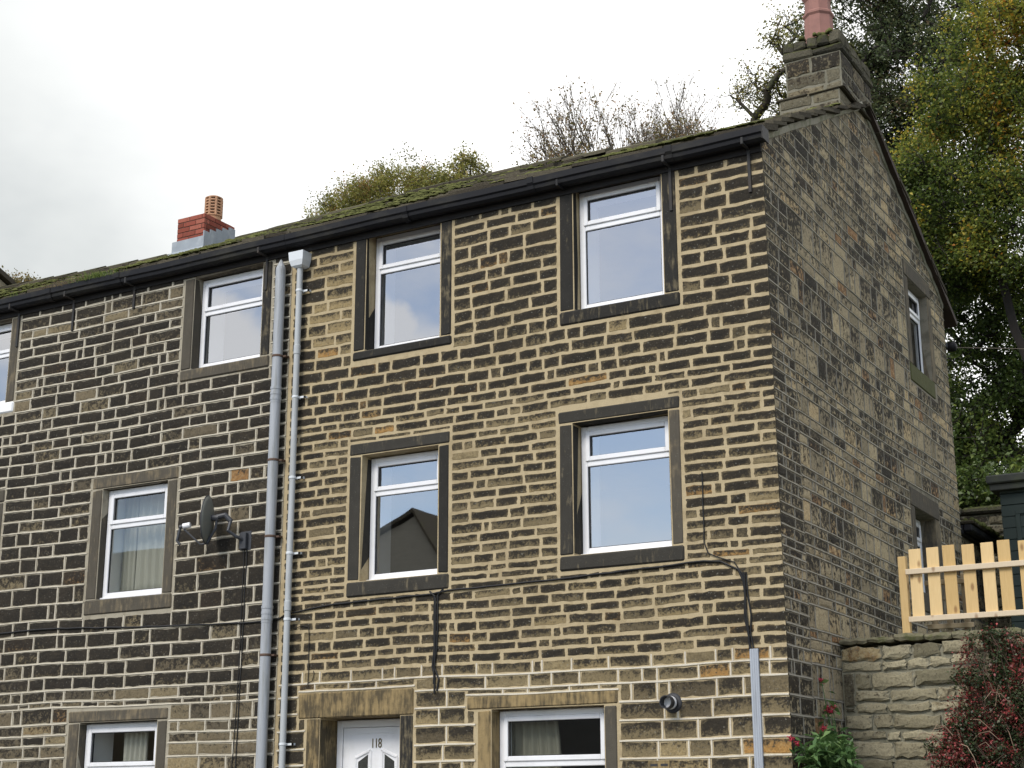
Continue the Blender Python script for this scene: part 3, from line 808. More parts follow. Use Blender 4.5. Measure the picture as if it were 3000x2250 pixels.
# brown undercloak board and hood stones under the rear verge
random.seed(77)
mb = MB()
for i in range(9):
    a, b = 3.55+i*.385, 3.55+(i+1)*.385-.006
    za, zb = gtop(a), gtop(b)
    mb.poly([(.085, a, za+.02), (.085, b, zb+.02), (.085, b, zb+.10), (.085, a, za+.10)])
    mb.poly([(-.1, a, za+.02), (-.1, b, zb+.02), (.085, b, zb+.02), (.085, a, za+.02)])
    mb.poly([(.085, a, za+.10), (.085, b, zb+.10), (-.1, b, zb+.10), (-.1, a, za+.10)])
mb.build('verge_board', plain('brown_board', (.042, .028, .022), .8, .3), house)
# cement fillet along the verges
mb = MB()
for (ya, yb, n) in ((.02, 3.45, 24), (3.45, 6.6, 22)):
    pr = None
    for i in range(n+1):
        y_ = ya+(yb-ya)*i/n; z_ = gtop(min(y_, 6.6)); j_ = random.uniform(-.006, .008); k_ = random.uniform(-.01, .01)
        cur = [mb.vert((.002, y_, z_-.035+k_)), mb.vert((.016+j_, y_, z_-.03+k_)), mb.vert((.024+j_, y_, z_+.02)), mb.vert((.018, y_, z_+.045+k_)), mb.vert((-.06, y_, z_+.05))]
        if pr:
            for q_ in range(4): mb.face((pr[q_], cur[q_], cur[q_+1], pr[q_+1]))
        pr = cur
mb.build('verge_fillet', mortar_mat('verge_mortar', (.30, .28, .22), (.12, .13, .06), .6), house)

# ------------------------------------------------------------------ gutters
def gutter(parent, x0, x1, joints, brackets, end=False):
    GZ = .052
    prof = [(-.012, 6.255), (-.012, 6.155), (-.055, 6.125), (-.105, 6.125), (-.135, 6.150), (-.142, 6.185), (-.160, 6.200), (-.165, 6.262),
            (-.152, 6.262), (-.148, 6.212), (-.128, 6.197), (-.122, 6.160), (-.100, 6.138), (-.058, 6.138), (-.024, 6.165), (-.024, 6.255)]
    prof = [(p[0]*1.06, p[1]+GZ) for p in prof]
    mb = MB(); n = max(1, int((x1-x0)/.6)); pr = None
    for i in range(n+1):
        x = x0+(x1-x0)*i/n; dz = .006*math.sin(x*1.1)+.004*math.sin(x*2.7)
        cur = [mb.vert((x, p[0], p[1]+dz)) for p in prof]
        if pr:
            for k in range(len(prof)): mb.face((pr[k], pr[(k+1) % len(prof)], cur[(k+1) % len(prof)], cur[k]))
        else: mb.face(cur)
        pr = cur
    mb.face(pr[::-1]); 
    if end: mb.box((x1-.004, -.172, 6.125+GZ), (x1+.01, -.012, 6.262+GZ))
    g = mb.build('gutter', BLACKG, parent)
    for x in joints:
        mb = MB(); P2 = [(p[0]*1.0-.008 if p[0] < -.03 else p[0], p[1]-.007 if p[1] < 6.2+GZ else p[1]+.006) for p in prof[:8]]
        a = [mb.vert((x-.035, p[0], p[1])) for p in P2]; b = [mb.vert((x+.035, p[0], p[1])) for p in P2]
        for k in range(7): mb.face((a[k], a[k+1], b[k+1], b[k]))
        mb.face(a); mb.face(b[::-1]); mb.build('gutter_joint', BLACKG, g)
    for x, L in brackets:
        mb = MB(); mb.bbox((x-.014, -.182, 6.155), (x+.014, -.006, 6.174), .003)
        if L: mb.bbox((x-.016, -.024, 6.12-L), (x+.016, -.006, 6.174), .003)
        mb.bbox((x-.013, -.190, 6.155), (x+.013, -.178, 6.225), .003); mb.build('gutter_bracket', BLACKG if not L else IRON, g)
    return g
gutter(house, XS+.002, .07, [-4.0, -2.45, -.9], [(-2.13, 0), (-.955, .42), (-.13, .40)], True)
gutter(left, XL, XS-.002, [-9.3, -8.15, -12], [(-9.0, .36), (-9.95, .42), (-8.0, .24), (-5.98, .36), (-11.2, .3)])
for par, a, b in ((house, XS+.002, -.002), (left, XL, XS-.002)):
    mb = MB(); mb.box((a, -.012, 6.10), (b, -.0085, 6.27)) if False else mb.box((a, -.022, 6.115), (b, -.0005, 6.30)); mb.build('eaves_shade_board', BOARD_SHADE, par)  # fascia strip, near-black to stand in for the gutter's shadow on the wall

# ------------------------------------------------------------------ chimneys
def masonry_block(name, x0, x1, y0, y1, courses, parent, mats, lmin=.2, lmax=.45, top_jit=.0, sootf=None, inset=.008, proud=.01, rough=.004):
    """free-standing block of stones on all four sides"""
    mb = MB(); mb.box((x0, y0, courses[-1]), (x1, y1, courses[0])); mb.cur = 1
    sf = sootf or (lambda u, z: .5+random.gauss(0, .25)); tf = lambda u, z: random.gauss(.45, .2)
    stones(mb, lambda u, z, d: (u, y0-d, z), x0, x1, courses, [], sf, tf, inset=inset, proud=proud, rough=rough, lmin=lmin, lmax=lmax)
    stones(mb, lambda u, z, d: (x1+d, u, z), y0, y1, courses, [], sf, tf, inset=inset, proud=proud, rough=rough, lmin=lmin, lmax=lmax)
    stones(mb, lambda u, z, d: (x0-d, y1-(u-y0), z), y0, y1, courses, [], sf, tf, inset=inset, proud=proud, rough=rough, lmin=lmin, lmax=lmax)
    stones(mb, lambda u, z, d: (x1-(u-x0), y1+d, z), x0, x1, courses, [], sf, tf, inset=inset, proud=proud, rough=rough, lmin=lmin, lmax=lmax)
    return mb.build(name, mats, parent)
random.seed(31)
CHM = mortar_mat('chimney_mortar', (.21, .195, .15), (.10, .10, .07), .5)
CHS = stone_mat('chimney_stone', [(0, (.09, .082, .06)), (.5, (.17, .15, .10)), (1, (.24, .18, .10))], (.20, .185, .145), e0=-.004, e1=.012, smear=.002, soft=.16, fleck=.7, mk=2.2)
ch = masonry_block('chimney', -.665, -.002, 2.78, 3.92, [8.47, 8.26, 8.09, 7.955], house, [CHM, CHS], .25, .5, sootf=lambda u, z: (.05 if z < 8.3 and u < .3 else .48)+random.gauss(0, .15), rough=.007)
b = masonry_block('chimney_base', -.72, -.004, 2.66, 4.04, [7.94, 7.80, 7.62, 7.4], ch, [CHM, CHS], .25, .5, sootf=lambda u, z: .1+random.gauss(0, .15))
mb = MB(); mb.at = (0, .4, 0, .5)
for a_, b_ in ((-.75, -.36), (-.358, .07)): mb.bbox((a_, 2.64, 7.932), (b_-.02, 3.30, 7.960), .010, .007); mb.bbox((a_, 3.302, 7.932), (b_-.02, 4.06, 7.960), .010, .007)
mb.build('drip_course', SLATE, ch)
# rough mossy cap in two oversailing courses
def rough_slabs(name, x0, x1, y0, y1, z0, z1, mat, par, n=3, ny=3):
    mb = MB()
    for i in range(n):
        for j in range(ny):
            if 0 < i < n-1 and 0 < j < ny-1 and False: continue
            xa, xb = x0+(x1-x0)*i/n, x0+(x1-x0)*(i+1)/n; ya, yb = y0+(y1-y0)*j/ny, y0+(y1-y0)*(j+1)/ny
            o_ = random.uniform(-.012, .012); mb.at = (.03, random.random(), .5+random.uniform(-.3, .3), random.random())
            mb.bbox((xa+.003, ya+o_+.002, z0), (xb-.003, yb+o_-.002, z1+random.uniform(-.03, .03)), .02, .012)
    return mb.build(name, mat, par)
def mosscap_mat():
    m, t = newmat('mossy_cap_stone')
    md = t.noise(7, 5, .65); g = t.noise(55, 4, .65)
    c = t.ramp(t.m('ADD', t.m('MULTIPLY', g, .5), t.m('MULTIPLY', t.attr('rnd'), .4)), [(.2, (.038, .036, .028)), (.7, (.13, .118, .085))])
    geo = t.new('ShaderNodeNewGeometry'); sp = t.new('ShaderNodeSeparateXYZ'); t.l.new(geo.outputs['Normal'], sp.inputs[0])
    f = t.step(t.m('ADD', md, t.m('MULTIPLY', sp.outputs[2], .3)), .52, .74)
    c = t.mix(t.m('MULTIPLY', f, .85), c, t.ramp(t.noise(25, 3), [(.3, (.035, .040, .015)), (.7, (.095, .10, .035))]))
    t.out(c, .95, t.m('ADD', g, md), .02, .8, spec=.1); return m
CAPM = mosscap_mat()
COPM = plain('olive_coping', (.165, .15, .10), .95, .45, 30, dirt=(.075, .085, .03), amt=.85, bump=1, ds=9, spec=.1)
rough_slabs('cap_course', -.695, .030, 2.750, 3.950, 8.47, 8.575, CAPM, ch, 2, 3)
rough_slabs('cap_course', -.685, .018, 2.762, 3.94, 8.576, 8.71, CAPM, ch, 5, 6)
mb = MB(); mb.smooth = True; random.seed(3)
for k in range(120):
    x, y = random.uniform(-.66, .02), random.uniform(2.75, 3.93); r = random.uniform(.015, .045); mb.at = (0, random.random(), 0, .5)
    mb.lathe([(r, -.02), (r*.9, r*.4), (r*.4, r*.8)], (x, y, 8.735), 6)
tag(mb.build('moss', MOSS, ch), kind='stuff')
mb = MB(); px, py = -.335, 3.10
prof = [(.205, 8.72), (.205, 8.80), (.172, 8.815), (.166, 9.10), (.185, 9.125), (.185, 9.15), (.155, 9.175), (.15, 9.32), (.215, 9.42), (.215, 9.52), (.14, 9.52), (.12, 9.3)]
mb.lathe(prof, (px, py, 0), 8, phase=.5); mb.build('chimney_pot', TERRA, ch)

# red brick chimney on the left roof
random.seed(12)
bc = bpy.data.objects.new('chimney', None)
def brick_stack():
    x0, x1, y0, y1 = BX0, BX1, BY0, BY1
    z0, z1 = BZ0, BZ1; hb = .075; n = int(round((z1-z0)/hb))
    mb = MB(); mb.box((x0+.008, y0+.008, z0), (x1-.008, y1-.008, z1-.006)); mb.cur = 1
    for c in range(n):
        lo, hi = z1-(c+1)*hb+.005, z1-c*hb-.005
        off = .1125 if c % 2 else 0
        for face in range(2):
            L = (x1-x0) if face == 0 else (y1-y0); t = -off
            while t < L-.01:
                a, b_ = max(0, t)+.004, min(L, t+.225)-.004; t += .225
                if b_-a < .03: continue
                mb.at = (.02, random.random(), 0, random.random())
                if face == 0:
                    mb.bbox((x0+a, y0, lo), (x0+b_, y0+.05, hi), .004, .001); mb.bbox((x0+a, y1-.05, lo), (x0+b_, y1, hi), .004, .001)
                else:
                    mb.bbox((x1-.05, y0+a+(.052 if a < .05 else 0), lo), (x1, y0+b_-(.052 if b_ > L-.05 else 0), hi), .004, .001)
                    mb.bbox((x0, y0+a+(.052 if a < .05 else 0), lo), (x0+.05, y0+b_-(.052 if b_ > L-.05 else 0), hi), .004, .001)
    return mb.build('chimney', [BRICKM, BRICK], left)
BY0 = 2.3; BX0, BX1, BY1 = -9.53, -9.03, 2.95; BZ0, BZ1 = 7.35, 8.135
bc = brick_stack()
bc['label'] = 'small red brick chimney with lead flashing'
mb = MB()     # lead apron and stepped side soakers
mb.box((BX0-.05, BY0-.03, 7.40), (BX1+.03, BY0-.006, 7.78)); 
for i in range(5):
    y_a, y_b = BY0-.02+i*.13, BY0-.02+(i+1)*.13
    zt = 7.86+i*.055
    mb.box((BX1+.005, y_a, 7.5), (BX1+.026, y_b-.002, zt))
mb.poly([(BX0-.09, BY0-.16, 7.50), (BX1+.10, BY0-.16, 7.50), (BX1+.03, BY0-.03, 7.63), (BX0-.05, BY0-.03, 7.63)])
mb.poly([(BX0-.09, BY0-.30, 7.43), (BX1+.14, BY0-.30, 7.43), (BX1+.10, BY0-.155, 7.51), (BX0-.09, BY0-.155, 7.51)])
mb.build('lead_flashing', LEAD, bc)
mb = MB(); cx, cy = -9.14, 2.60       # louvred pot
mb.lathe([(.115, BZ1-.01), (.112, BZ1+.03), (.118, BZ1+.05)], (cx, cy, 0), 24)
R_ = .125; H0 = BZ1+.05
for r_i in range(6):
    z0 = H0+r_i*.045
    mb.lathe([(R_-.02, z0+.001), (R_, z0+.001), (R_, z0+.022), (R_-.02, z0+.022)], (cx, cy, 0), 24)
for k in range(8):
    a = k*math.pi/4+.2; mb.tube([(cx+math.cos(a)*(R_-.012), cy+math.sin(a)*(R_-.012), H0), (cx+math.cos(a)*(R_-.012), cy+math.sin(a)*(R_-.012), H0+.27)], .02, 6)
mb.lathe([(R_, H0+.27), (R_+.002, H0+.285), (.09, H0+.305), (.03, H0+.31)], (cx, cy, 0), 24)
mb.build('chimney_pot', BUFF, bc)
mb = MB(); mb.lathe([(R_-.03, H0), (R_-.03, H0+.27)], (cx, cy, 0), 16); mb.build('pot_inner', SEAL, bc)

# ------------------------------------------------------------------ drainpipes
sp_ = thing('soil_pipe', 'thick grey soil pipe with a pointed top rising up the seam between the houses', 'drainpipe', (-5.715, -.09, -1.05))
def rel(o, mb, name, m): # build in the world, keep the parent's base as origin
    ob = mb.build(name, m, o); ob.location = [-c for c in o.location]; return ob
X, Y = -5.715, -.09
mb = MB(); mb.smooth = True; mb.lathe([(.057, -1.05), (.057, 5.93)], (X, Y, 0), 28, close=False); rel(sp_, mb, 'pipe', GREYPIPE)
mb = MB(); mb.lathe([(.057, 5.93), (.053, 5.96), (.012, 6.045), (.004, 6.055)], (X, Y, 0), 10); rel(sp_, mb, 'top_cowl', GREYPIPE)
for z in (4.47, 2.06, -.2):
    mb = MB(); mb.smooth = False
    for dz, r in ((-.09, .0595), (-.06, .0635), (-.03, .0595), (0, .0635), (.03, .0595), (.06, .0635)): mb.lathe([(r, z+dz), (r, z+dz+.03)], (X, Y, 0), 28)
    rel(sp_, mb, 'pipe_coupling', GREYPIPE)
for z in (4.90, 3.72, 2.93-.05, 1.62):
    mb = MB(); mb.lathe([(.059, z), (.062, z+.005), (.062, z+.022), (.059, z+.027)], (X, Y, 0), 28); mb.box((X+.06, Y+.02, z+.004), (X+.10, -.002, z+.022)); mb.box((X-.02, Y+.05, z+.004), (X+.02, -.002, z+.022))
    rel(sp_, mb, 'pipe_band', RUST)
rp = thing('downpipe', 'slim pale grey downpipe under a square hopper, right of the soil pipe', 'drainpipe', (-5.455, -.09, -1.05))
X2, Y2 = -5.455, -.075
mb = MB(); mb.smooth = True; mb.lathe([(.034, -1.05), (.034, 5.93)], (X2, Y2, 0), 24, close=False); rel(rp, mb, 'pipe', PALEPIPE)
def frustum(mb, c, zs):
    pr = None
    for (hx, y0, y1, z) in zs:
        cur = [mb.vert((c-hx, y0, z)), mb.vert((c+hx, y0, z)), mb.vert((c+hx, y1, z)), mb.vert((c-hx, y1, z))]
        if pr:
            for k in range(4): mb.face((pr[k], pr[(k+1) % 4], cur[(k+1) % 4], cur[k]))
        else: mb.face(cur[::-1])
        pr = cur
    mb.face(pr)
mb = MB(); frustum(mb, X2+.0, [(.045, -.115, -.03, 5.905), (.075, -.140, -.008, 5.925), (.094, -.158, -.006, 5.985), (.102, -.165, -.006, 6.085), (.094, -.157, -.014, 6.085), (.088, -.15, -.02, 6.05)])
rel(rp, mb, 'hopper', HOPPERM)
for z in (5.63, 4.40, 3.50, 2.35+.33, 1.98, .7):
    mb = MB(); mb.lathe([(.0355, z), (.039, z+.004), (.039, z+.024), (.0355, z+.028)], (X2, Y2, 0), 20); mb.box((X2-.01, -.045, z+.003), (X2+.11, -.035, z+.025)) ; mb.box((X2+.09, -.045, z+.003), (X2+.11, -.002, z+.025)); mb.box((X2-.015, -.045, z+.003), (X2+.015, -.002, z+.025)); rel(rp, mb, 'pipe_clip', HOPPERM)
for z in (4.90, 2.08):
    mb = MB(); mb.lathe([(.035, z), (.039, z+.005), (.039, z+.10), (.035, z+.11)], (X2, Y2, 0), 20); rel(rp, mb, 'pipe_coupling', PALEPIPE)

# ------------------------------------------------------------------ satellite dish
sd = thing('satellite_dish', 'small grey satellite dish on a bent arm beside the curtained window', 'satellite dish', (-6.11, 0, 2.90))
C_ = Vector((-6.475, -.24, 3.125)); nrm = Vector((-.93, -.36, .02)).normalized()
upv = Vector((0, 0, 1)); upv = (upv-nrm*upv.dot(nrm)).normalized(); sdv = nrm.cross(upv)
mb = MB(); mb.smooth = True; rings = []
for i in range(7):
    r = i/6
    rings.append([mb.vert(C_+sdv*(math.cos(a)*r*.205)+upv*(math.sin(a)*r*.262)+nrm*(.045*(r*r-1))) for a in [2*math.pi*k/32 for k in range(32)]])
for a, b in zip(rings, rings[1:]):
    for k in range(32): mb.face((a[k], a[(k+1) % 32], b[(k+1) % 32], b[k]))
do = rel(sd, mb, 'reflector', DISHM); md = do.modifiers.new('t', 'SOLIDIFY'); md.thickness = .006
mb = MB(); pts = [C_+sdv*(math.cos(a)*.208)+upv*(math.sin(a)*.266) for a in [2*math.pi*k/32 for k in range(33)]]; mb.tube(pts, .006, 6, False); rel(sd, mb, 'rim', DARKMET)
bk = C_-nrm*.05
mb = MB(); mb.tube([bk+upv*-.26+nrm*.04, bk+upv*-.10-nrm*.05, bk+upv*.05-nrm*.06], .016, 8); mb.tube([bk+upv*.02, bk-nrm*.08+upv*.02], .035, 8)
mb.tube([bk-nrm*.06+upv*.03, bk-nrm*.15+upv*.05, bk-nrm*.22+upv*-.02], .030, 10); mb.tube([bk-nrm*.22+upv*.0, (-6.22, -.19, 2.99), (-6.16, -.12, 2.93), (-6.11, -.03, 2.90)], .019, 10)
rel(sd, mb, 'mount_arm', DARKMET)
mb = MB(); mb.bbox((-6.19, -.012, 2.79), (-6.04, -.004, 3.00), .003); mb.bbox((-6.17, -.06, 2.80), (-6.08, -.012, 2.98), .006); rel(sd, mb, 'wall_plate', DARKMET)
mb = MB(); e1 = C_+nrm*.26-upv*.10; mb.tube([C_-upv*.26-nrm*.01, C_-upv*.27+nrm*.06, e1], .010, 8); rel(sd, mb, 'feed_arm', DARKMET)
mb = MB(); mb.tube([e1+nrm*.01+upv*.03, e1-nrm*.07+upv*.045], .032, 12); rel(sd, mb, 'receiver_cap', PVC)
mb = MB(); mb.tube([e1+nrm*.01+upv*.03, e1+nrm*.05+upv*.02], .024, 10); mb.tube([e1+nrm*.04+upv*.03, e1+nrm*.07-upv*.13, e1+nrm*.03-upv*.17], .016, 8); rel(sd, mb, 'receiver', DARKMET)

# ------------------------------------------------------------------ cables
def cable(paths, label, r=.007, group=None):
    mb = MB()
    for p in paths:
        rr = r
        if isinstance(p, tuple): p, rr = p
        q_ = []
        for a, b in zip(p, p[1:]):
            a, b = Vector(a), Vector(b); n = max(1, int((b-a).length/.15))
            for i in range(n): q_.append(a.lerp(b, i/n)+Vector((random.uniform(-.004, .004), 0, random.uniform(-.004, .004))))
        q_.append(Vector(p[-1])); mb.tube(q_, rr, 6)
    o = mb.build('cable', CABLEM); return tag(o, label, 'cable', group)
random.seed(44); yc = -.014
def F(u, z, y=None): return (u, yc if y is None else y, z)
cable([([F(-15, 2.12), F(-11, 2.10), F(-9.0, 2.115), F(-7.6, 2.05), F(-6.4, 2.01), F(-5.80, 2.0), F(-5.60, 2.02), F(-5.52, 2.06), F(-4.9, 2.12), F(-3.70, 2.145), F(-3.5, 2.165), F(-2.9, 2.17), F(-2.2, 2.185), F(-1.2, 2.215), F(-.75, 2.235), F(-.58, 2.215), F(-.42, 2.13), F(-.37, 2.02)], .010)],
      'long black cable running level along both house fronts just under the middle windows')
cable([([F(-.735, 3.06), F(-.735, 2.4), F(-.70, 2.30), F(-.60, 2.26), F(-.45, 2.20), F(-.375, 2.08)], .006), ([F(-.375, 2.10), F(-.365, 1.9), F(-.37, 1.7), F(-.345, 1.55), F(-.325, 1.40)], .009), ([F(-.345, 2.10), F(-.335, 1.9), F(-.315, 1.72), F(-.325, 1.55), F(-.30, 1.40)], .008), ([F(-.36, 2.1, -.022), F(-.355, 1.75, -.022), F(-.335, 1.40, -.022)], .008)],
      'black cables dropping down beside the corner into the grey trunking')
cable([([F(-3.72, 2.17), F(-3.66, 2.12), F(-3.655, 1.6), F(-3.68, 1.42), F(-3.64, 1.32), F(-3.65, 1.16)], .010), ([F(-3.56, 2.18), F(-3.62, 2.12), F(-3.625, 1.6), F(-3.65, 1.42), F(-3.60, 1.30), F(-3.62, 1.18)], .010), ([F(-3.64, 2.1, -.024), F(-3.64, 1.5, -.024), F(-3.655, 1.25, -.024)], .008)],
      'short bundle of black cables hanging below the sill above the door')
cable([([F(-6.13, 2.80), F(-6.125, 1.8), F(-6.14, 1.0), F(-6.17, .4), F(-6.17, -1.0)], .0045), ([F(-6.09, 2.80), F(-6.10, 1.8), F(-6.11, .9), F(-6.12, -1.0)], .006)],
      'pair of thin black cables falling from the satellite dish')
cable([([F(-5.41, 1.90), F(-5.30, 1.925), F(-5.22, 1.90), F(-5.205, 1.8), F(-5.20, 1.5), F(-5.205, 1.30)], .0045), ([F(-5.20, 1.33), F(-5.15, 1.34), F(-5.125, 1.42), F(-5.14, 1.45)], .004)],
      'thin looped black wire right of the downpipe, above the door')

# grey trunking, flue vent, airbrick
tr_ = thing('cable_trunking', 'grey vertical cable trunking at the corner, below the dropping cables', 'trunking', (-.29, 0, -1.05))
mb = MB(); mb.bbox((-.338, -.030, -1.05), (-.258, -.002, 1.415), .004); 
for dx_ in (.018, .04, .060): mb.bbox((-.338+dx_-.003, -.034, -1.05), (-.338+dx_+.003, -.029, 1.414), .001)
rel(tr_, mb, 'cover', GALV)
vt = thing('flue_vent', 'black round flue with a white ring sticking out above the wide ground-floor window', 'vent', (-1.12, 0, .98))
mb = MB(); mb.lathe([(.088, .0), (.090, .006), (.080, .016), (.062, .02)], (-1.10, 0, .975), 28, 'y'); rel(vt, mb, 'wall_seal', SEAL)
mb = MB(); mb.lathe([(.055, .016), (.055, .10), (.060, .10), (.060, .17), (.052, .17), (.050, .02)], (-1.10, 0, .975), 28, 'y'); rel(vt, mb, 'duct', SEAL)
mb = MB(); mb.lathe([(.0565, .05), (.0595, .05), (.0595, .085), (.0565, .085)], (-1.10, 0, .975), 28, 'y'); rel(vt, mb, 'white_ring', PVC)
ab = thing('airbrick', 'buff airbrick with dark slots low in the wall right of the wide window', 'airbrick', (-1.25, 0, .38))
mb = MB(); bz0, bz1 = .35, .475
mb.bbox((-1.36, -.010, bz0), (-1.15, -.001, bz1), .003); rel(ab, mb, 'brick_face', DROCHRE)
for i in range(2):
    for j in range(2):
        mb = MB(); mb.box((-1.335+i*.10, -.012, bz0+.02+j*.055), (-1.265+i*.10, -.0095, bz0+.04+j*.055)); rel(ab, mb, 'slot', SEAL)

# ------------------------------------------------------------------ ground
def gh(x, y):
    if y < -1.0: return -1.05-min(.55, (-1.0-y)*.05)
    if y < 1.4: return -1.05
    if x < 0.0 and y < 6.9:
        return -1.05
    base = 1.50+max(0, y-1.9)*.13
    if y > 12: base = 1.50+10.1*.13+(y-12)*.20
    if y > 70: base = 1.50+10.1*.13+58*.20+(y-70)*.06
    if x < 0 and y < 8.5: return -1.05+(base+1.05)*min(1, max(0, (y-6.9)/1.6))
    if y < 1.9: return -1.05+(base+1.05)*(y-1.4)/.5 if y < 1.9 else base
    return base
xs = sorted(set([-300, -150, -80, -50, -35, -25, -20, -15, -10, -6, -3, -1, -.3, -.02, .02, .3, 1, 2, 3, 5, 8, 12, 20, 35, 60, 120, 300]))
ys = sorted(set([-300, -120, -60, -40, -25, -18, -13, -10, -7, -5, -3, -2, -1, 0, 1.5, 1.75, 1.9, 2.3, 3, 4.5, 6.4, 6.95, 7.4, 8, 8.5, 9.5, 12, 15, 20, 26, 34, 45, 60, 70, 90, 130, 200, 400]))
mb = MB(); mb.smooth = False; g = [[mb.vert((x, y, gh(x, y))) for y in ys] for x in xs]
for i in range(len(xs)-1):
    for j in range(len(ys)-1): mb.face((g[i][j], g[i+1][j], g[i+1][j+1], g[i][j+1]))
m, t = newmat('ground')
sp3 = t.new('ShaderNodeSeparateXYZ'); t.l.new(t.obj(), sp3.inputs[0])
gr = t.ramp(t.noise(.7, 6, .65), [(.3, (.022, .030, .012)), (.55, (.045, .055, .018)), (.8, (.085, .07, .035))])
asp = t.mix(t.noise(40, 4), (.04, .04, .042), (.07, .07, .07))
t.out(t.mix(t.step(sp3.outputs[1], .2, .4), asp, gr), .95, t.noise(3, 5), .1, .6)
tag(mb.build('ground', m), 'street level rising to a wooded hillside', None, None, 'structure')
# pavement by the houses
mb = MB(); x = -15
while x < 8:
    e = x+random.uniform(.7, 1.0); mb.at = (0, random.random(), 0, .5); mb.bbox((x, -1.55, -1.12), (e-.01, -.26, -1.046), .006, .002); x = e
tag(mb.build('pavement', plain('paving_stone', (.16, .15, .13), .9, .2, 4, bump=.4)), 'stone pavement along the house fronts', None, None, 'structure')

# ------------------------------------------------------------------ retaining wall
rw = thing('stone_wall', 'rough grey-buff stone retaining wall carrying the new timber fence, right of the house', 'wall', (0, 1.45, -1.05))
random.seed(21)
RWS = stone_mat('rubble_stone', [(0, (.16, .145, .095)), (.35, (.27, .24, .16)), (.7, (.39, .35, .24)), (.9, (.31, .24, .13)), (1, (.30, .17, .07))], (.23, .215, .16), e0=.0, e1=.02, smear=.008, fleck=.6, soft=.25, brn=.4)
RWM = mortar_mat('rubble_mortar', (.24, .225, .165), (.09, .088, .06), .55)
mb = MB(); mb.box((.006, 1.47, -1.05), (9, 1.80, 1.52)); mb.cur = 1
Pr = lambda u, z, d: (u, 1.455-d, z)
crs = [1.545]; 
while crs[-1] > -1.0: crs.append(crs[-1]-random.uniform(.095, .17))
crs[-1] = -1.05
def sr(u, z): return random.gauss(.08, .12) if not (u < .16 and .95 < z < 1.3) else 1.1
def tr2(u, z): return random.gauss(.42, .22) if random.random() > .035 else .93
stones(mb, Pr, .01, 9, crs, [(.02, .13, .98, 1.30)], sr, tr2, inset=.009, proud=.020, rough=.009, lmin=.19, lmax=.46, wave=lambda u, z: .014*math.sin(u*2.3+z*3), rnd_h=.008)
stones(mb, Pr, .02, .13, [1.30, .98], [], lambda u, z: 1.2, lambda u, z: .1, inset=.004, proud=.02, rough=.005, lmin=.3, lmax=.5)
rwo = mb.build('wall_face', [RWM, RWS], rw); rwo.location = (0, -1.45, 1.05)
# coping: thick flat irregular mossy stones
mb = MB(); x = .01; mb.smooth = False
while x < 9:
    L = random.uniform(.22, .5); th = random.uniform(.055, .10); mb.at = (.03, random.random(), .1, random.random())
    n = 5; pr = None; y0, y1 = 1.425+random.uniform(-.02, .02), 1.80
    for i in range(n+1):
        u = x+L*i/n; r_ = 1 if 0 < i < n else .72; dz = random.uniform(-.008, .008)
        zc = 1.55+th/2+.012*math.sin(u*3)
        prof = [(y0, zc-th*.42*r_), (y0-.012, zc), (y0+.01, zc+th*.42*r_), (y0+.06, zc+th*.5*r_), (y1, zc+th*.5*r_), (y1, zc-th*.5*r_), (y0+.05, zc-th*.5*r_)]
        cur = [mb.vert((u-(.006 if i == n else 0), p[0]+random.uniform(-.006, .006), p[1]+dz)) for p in prof]
        if pr:
            for k in range(len(prof)): mb.face((pr[k], cur[k], cur[(k+1) % len(prof)], pr[(k+1) % len(prof)]))
        else: mb.face(cur)
        pr = cur
    mb.face(pr[::-1]); x += L
co = mb.build('coping', COPM, rw); co.location = (0, -1.45, 1.05)

# ------------------------------------------------------------------ picket fence
def wood_mat(name, c0, c1, knot, rough=.75):
    m, t = newmat(name); tint = t.attr('tint')
    gr = t.noise(14, 4, .6, stretch=(7, 7, .5)); v = t.noise(7, 2, .5, stretch=(2, 2, 1.2))
    c = t.mix(t.m('ADD', t.m('MULTIPLY', gr, .6), t.m('MULTIPLY', t.m('SUBTRACT', tint, .25), .75), clamp=True), c0, c1)
    kn = t.new('ShaderNodeTexVoronoi'); kn.inputs['Scale'].default_value = 5.0; mp = t.new('ShaderNodeMapping'); mp.inputs['Scale'].default_value = (1.3, 1.0, .6); t.l.new(t.obj(), mp.inputs[0]); t.l.new(mp.outputs[0], kn.inputs[0])
    c = t.mix(t.m('MULTIPLY', t.m('SUBTRACT', 1, t.step(kn.outputs['Distance'], .05, .16)), .75), c, knot)
    t.out(c, rough, gr, .003, .4); return m
PINE = wood_mat('new_pine', (.46, .30, .11), (.74, .55, .29), (.20, .10, .04))
PINER = wood_mat('pale_pine_rail', (.50, .40, .27), (.66, .55, .40), (.26, .15, .08))
OLDW = wood_mat('weathered_wood', (.22, .19, .13), (.36, .31, .22), (.07, .055, .04))
fn = thing('picket_fence', 'new pale pine picket fence standing on the stone retaining wall', 'fence', (.6, 1.6, 1.62))
def relf(mb, name, m): o = mb.build(name, m, fn); o.location = [-c for c in fn.location]; return o
random.seed(9)
for px in (.615, 2.45, 4.3):
    mb = MB(); mb.at = (0, .3, 0, .35); mb.bbox((px-.035, 1.595, 1.60), (px+.04, 1.665, 2.385), .004); relf(mb, 'post', PINE)
k = 0; x = .685
while x < 4.4:
    mb = MB(); mb.at = (0, random.random(), 0, random.uniform(0, 1)); top_ = 2.452+random.uniform(-.006, .006)
    a = random.uniform(-.006, .006); mb.bbox((x, 1.600, 1.775), (x+.115, 1.618, top_), .003, .001)
    po_ = relf(mb, 'picket', PINE); po_.rotation_euler = (0, a*1.2, 0); x += .1695+random.uniform(-.003, .003); k += 1
